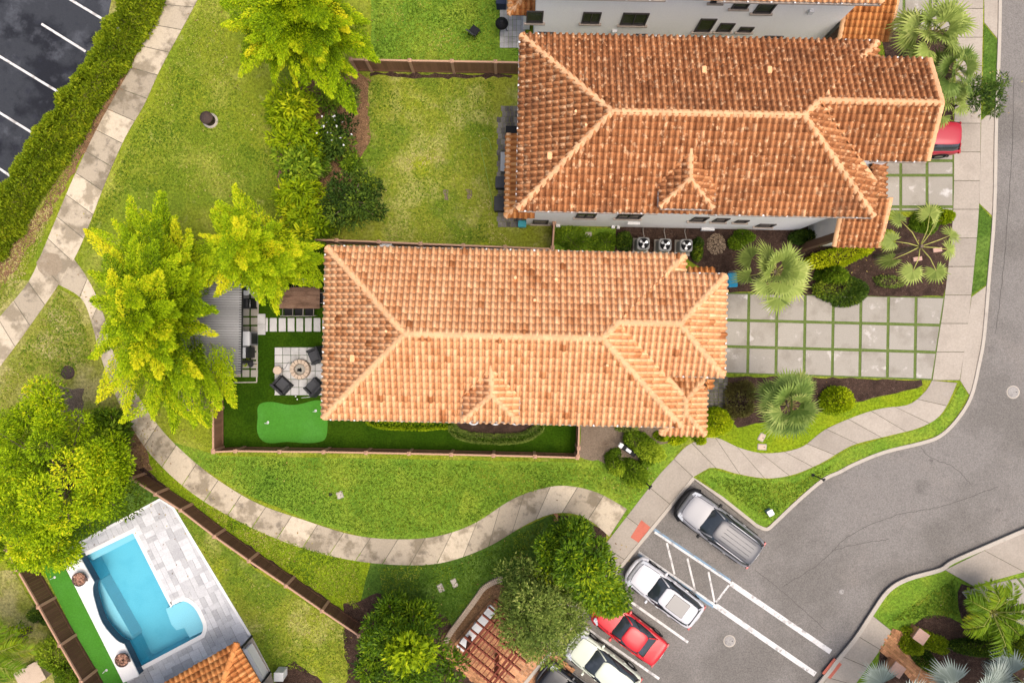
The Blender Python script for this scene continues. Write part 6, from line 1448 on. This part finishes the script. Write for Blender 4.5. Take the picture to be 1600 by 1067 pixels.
def car(name, label, F, Rr, W, Hc, cab, paintm, roofm=None, rails=False, sunroof=False, lower=None, cat='car', group='cars parked in the bays'):
    f = Vector(P2(*F, .7)); r = Vector(P2(*Rr, .7)); d = r-f; L = d.length; c = (f+r)/2
    zg = -.13 if group and 'bays' in group else .024
    root = empty(name, (c.x, c.y, zg), label, cat, group, math.atan2(-d.y, -d.x))       # +x is the nose
    hw = W/2; zb = Hc*.60; b0, r0, r1, b1 = cab            # fractions from the nose
    X = lambda t: L/2-t*L
    # lower body: stations from nose to tail
    st = [(0.0,.60,.44,.30),(.012,.76,.50,.24),(.04,.88,.545,.20),(.10,.96,.575,.18),(.18,.99,.60,.17),(b0,1.0,.635,.17),(.45,1.0,.645,.17),(.62,1.0,.65,.17),(min(b1,.90),.985,.655,.18),(.95,.94,.63,.20),(.985,.86,.58,.25),(1.0,.72,.50,.31)]
    if b1 < .86: st[8] = (b1,.985,.645,.18); st.insert(9, (.93,.94,.61,.20))
    st = sorted(st)
    bm = bmesh.new(); rings = []
    for (t, wf, zt, z0) in st:
        w_ = hw*wf; zt *= Hc; z0 *= Hc; ring = []
        half = [(w_*.90,z0),(w_*.99,z0+.10*Hc),(w_*1.0,zt*.72),(w_*.975,zt*.92),(w_*.88,zt*.99),(w_*.55,zt*1.025),(0,zt*1.04)]
        for (y, z) in half: ring.append((y, z))
        for (y, z) in half[-2::-1]: ring.append((-y, z))
        rings.append([bm.verts.new((X(t), y, z)) for y, z in ring])
    for a, b in zip(rings, rings[1:]):
        for k in range(len(a)-1): bm.faces.new((a[k], a[k+1], b[k+1], b[k]))
        bm.faces.new((a[-1], a[0], b[0], b[-1]))
    bm.faces.new(rings[0][::-1]); bm.faces.new(rings[-1])
    bmesh.ops.recalc_face_normals(bm, faces=bm.faces[:])
    me = bpy.data.meshes.new('body'); bm.to_mesh(me); bm.free(); me.materials.append(paintm)
    for p in me.polygons: p.use_smooth = True
    body = bpy.data.objects.new('body', me); COL.objects.link(body); body.parent = root
    ss = body.modifiers.new('smooth', 'SUBSURF'); ss.levels = 2; ss.render_levels = 2
    # glasshouse
    zl = Hc*.60; zt = Hc*.965
    gb = [(b0-.005,.60,zl),(b0+.03,.80,zl+.01),((b0+r0)/2+.04,.88,zl+.03),((r0+r1)/2,.895,zl+.03),(r1,.87,zl+.03),(b1-.02,.78,zl+.02),(b1,.62,zl)]
    gt = [(r0-.01,.50,zt-.035),(r0+.01,.60,zt-.02),(r0+.06,.665,zt),((r0+r1)/2,.69,zt+.015),(r1-.03,.665,zt),(r1,.60,zt-.02),(r1+.012,.52,zt-.04)]
    def loft(name_, A, B, mat, parent, cap_=False, lo=None):
        mb = MB(); n = len(A)
        vA = [(X(t), hw*w_, z) for t, w_, z in A]+[(X(t), -hw*w_, z) for t, w_, z in A[::-1]]
        vB = [(X(t), hw*w_, z) for t, w_, z in B]+[(X(t), -hw*w_, z) for t, w_, z in B[::-1]]
        m_ = len(vA); mb.add(vA+vB, [(i, (i+1) % m_, m_+(i+1) % m_, m_+i)[::-1] for i in range(m_)]+[tuple(range(m_, 2*m_))[::-1]], .5, 0, True); return mb.build(name_, mat, parent)
    loft('glasshouse', gb, gt, CG_, root)
    # roof panel
    mb = MB(); n = len(gt); rows = []
    rt = [(r0-.012,.52,zt-.03),(r0+.01,.63,zt-.005),(r0+.06,.70,zt+.015),((r0+r1)/2,.725,zt+.03),(r1-.03,.70,zt+.02),(r1+.0,.63,zt),(r1+.018,.54,zt-.025)]
    vs = []; fs = []
    for (t, w_, z) in rt:
        for q in range(7):
            y = (q/3-1); vs.append((X(t), hw*w_*y, z+.028*(1-y*y)-(.03 if abs(y) > .99 else 0)))
    for i in range(len(rt)-1):
        for q in range(6): fs.append((i*7+q, i*7+q+1, (i+1)*7+q+1, (i+1)*7+q))
    mb.add(vs, fs, .5, 0, True); rf = mb.build('roof', roofm or paintm, root)
    so = rf.modifiers.new('solid', 'SOLIDIFY'); so.thickness = .03; so.offset = -1
    ss = rf.modifiers.new('smooth', 'SUBSURF'); ss.levels = 1; ss.render_levels = 1
    for s in (-1, 1):
        # pillars
        for (ta, wa, tb_, wb_) in ((b0+.012,.76,r0+.005,.62),(b1-.01,.76,r1+.006,.60)):
            MB().tube([(X(ta), s*hw*wa, zl+.02), (X((ta+tb_)/2), s*hw*((wa+wb_)/2+.015), (zl+zt)/2+.03), (X(tb_), s*hw*wb_, zt-.005)], .030, 6).build('pillar', paintm, root)
        MB().tube([(X((b0+r0)/2+.10), s*hw*.905, zl+.03), (X((r0+r1)/2-.02), s*hw*.71, zt-.01)], .022, 6).build('pillar', TRIMB, root)
        mr = MB(); mr.rbox((X(b0+.055), s*(hw*1.06+.02), zl+.06), (.11,.16,.12), .04); mr.tube([(X(b0+.055), s*hw*.9, zl), (X(b0+.055), s*hw*1.04, zl+.04)], .02, 6); mr.build('mirror', paintm if not lower else TRIMB, root)
        for tx_ in (.185, .80):
            wx_ = X(tx_); wr = Hc*.225
            wh = MB(); prof = [(wr*.62,-.09),(wr*.95,-.085),(wr,-.05),(wr,.05),(wr*.95,.085),(wr*.62,.09)]
            vs = []; fs = []; nn = 20
            for (rad, yy) in prof:
                for k in range(nn): an = 2*math.pi*k/nn; vs.append((wx_+rad*math.cos(an), s*(hw*.90)+yy, wr+rad*math.sin(an)))
            for i in range(len(prof)-1):
                for k in range(nn): fs.append((i*nn+k, i*nn+(k+1) % nn, (i+1)*nn+(k+1) % nn, (i+1)*nn+k))
            wo_ = wh.add(vs, fs, .5, 0, True).build('wheel', RUB, root)
            hb = MB(); hb.tube([(wx_, s*(hw*.90+.02), wr), (wx_, s*(hw*.90+.075), wr)], wr*.6, 16); hb.build('rim', RIM, wo_)
            ar = MB(); ar.tube([(wx_+wr*1.18*math.cos(q), s*hw*.985, wr*1.0+wr*1.18*math.sin(q)) for q in np.linspace(0, math.pi, 9)], .035, 6); ar.build('wheel_arch', TRIMB, body)
        hl = MB(); hl.add([(X(.018), s*hw*.62, Hc*.50),(X(.03), s*hw*.84, Hc*.50),(X(.10), s*hw*.935, Hc*.555),(X(.085), s*hw*.78, Hc*.588),(X(.03), s*hw*.58, Hc*.555)], [(0,1,2,3,4)] if s > 0 else [(4,3,2,1,0)])
        o = hl.build('headlight', LAMP, root); q = o.modifiers.new('solid', 'SOLIDIFY'); q.thickness = .05; q.offset = 0
        tl_ = MB(); tl_.rbox((X(.975), s*hw*.80, Hc*.535), (.09,.22,.12), .03); tl_.build('tail_light', TAIL, root)
        MB().box((X(.5), s*hw*1.0, Hc*(.27 if lower else .23)), (L*.5,.07 if lower else .04,.22 if lower else .09)).build('side_sill', TRIMB, root)
        for tx_ in (.50,.68): MB().box((X(tx_), s*hw*1.0, Hc*.53), (.14,.025,.03)).build('door_handle', paintm, root)
        if rails: MB().tube([(X(r0+.04), s*hw*.66, zt+.02),(X(r0+.08), s*hw*.69, zt+.065),(X(r1-.10), s*hw*.69, zt+.075),(X(r1-.04), s*hw*.66, zt+.03)], .020, 6).build('roof_rail', TRIMB if not rails == 'steel' else RIM, root)
        wp = MB(); wp.tube([(X(b0+.0), s*hw*.45, zl+.025),(X(b0+.05), s*hw*.1-.1, zl+.09)], .012, 5); wp.build('wiper', TRIMB, root)
    # seams and trims
    sm = MB(); sm.tube([(X(.045), -hw*.72, Hc*.575),(X(.03), -hw*.3, Hc*.575),(X(.03), hw*.3, Hc*.575),(X(.045), hw*.72, Hc*.575)], .010, 5)
    for s in (-1,1): sm.tube([(X(.06), s*hw*.74, Hc*.592),(X(.16), s*hw*.80, Hc*.618),(X(b0-.01), s*hw*.82, Hc*.645)], .010, 5)
    sm.build('bonnet_seam', TRIMB, body)
    MB().rbox((X(.012), 0, Hc*.34), (.10, hw*1.15, Hc*.16), .04).build('grille', TRIMB, root)
    fb = MB(); pth = [(X(.10), -hw*1.0, Hc*.30),(X(.03), -hw*.86, Hc*.31),(X(-.004), -hw*.5, Hc*.32),(X(-.012), 0, Hc*.32),(X(-.004), hw*.5, Hc*.32),(X(.03), hw*.86, Hc*.31),(X(.10), hw*1.0, Hc*.30)]
    fb.tube(pth, Hc*.085, 8); fb.build('front_bumper', TRIMB if lower else paintm, root)
    MB().rbox((X(.995), 0, Hc*.30), (.08, hw*1.4, Hc*.12), .03).build('rear_bumper', TRIMB if lower else paintm, root)
    MB().box((X(1.0)-.045, 0, Hc*.42), (.012,.30,.10)).build('number_plate', M['trim'], root)
    if sunroof:
        mb = MB(); t0, t1 = r0+.10, r0+.10+(r1-r0)*.55
        mb.rbox((X((t0+t1)/2), 0, zt+.052), ((t1-t0)*L, hw*1.02, .02), .05); mb.build('sunroof', mk('tinted_sunroof', (.12,.115,.11), rough=.15, spec=.5), root)
    if rails:
        rb = MB()
        for k in range(5): rb.tube([(X(r0+.08), (k-2)*hw*.24, zt+.055),(X(r1-.06), (k-2)*hw*.24, zt+.062)], .010, 5)
        if rails == 'steel': rb.build('roof_rib', roofm or paintm, root)
    return root
car('suv', 'silver sport utility car with roof rails, alone beside the grass verge', (1070,785), (1184,870), 1.62, 1.50, (.27,.40,.90,.975), CP['silver'], CP['roofsilver'], rails='steel', lower=True)
car('estate_car', 'white estate car with a large dark sunroof, beside the hatched bay', (991,892), (1092,968), 1.46, 1.36, (.28,.41,.86,.955), CP['white'], rails=True, sunroof=True)
car('sedan', 'bright red sedan with its nose under the dark tree', (938,954), (1035,1028), 1.44, 1.20, (.27,.40,.66,.83), CP['red'])
car('hatchback', 'pale lime tinted white hatchback next to the red sedan', (897,1008), (993,1081), 1.46, 1.32, (.25,.40,.86,.96), CP['lime'])
car('dark_car', 'black car showing only its nose at the bottom edge', (849,1057), (945,1130), 1.44, 1.25, (.27,.40,.80,.93), CP['black'])
car('suv', 'dark red sport utility car under the gable edge of the mottled roof', (1372,214), (1500,216.5), 1.55, 1.45, (.26,.38,.88,.965), CP['darkred'], group=None)
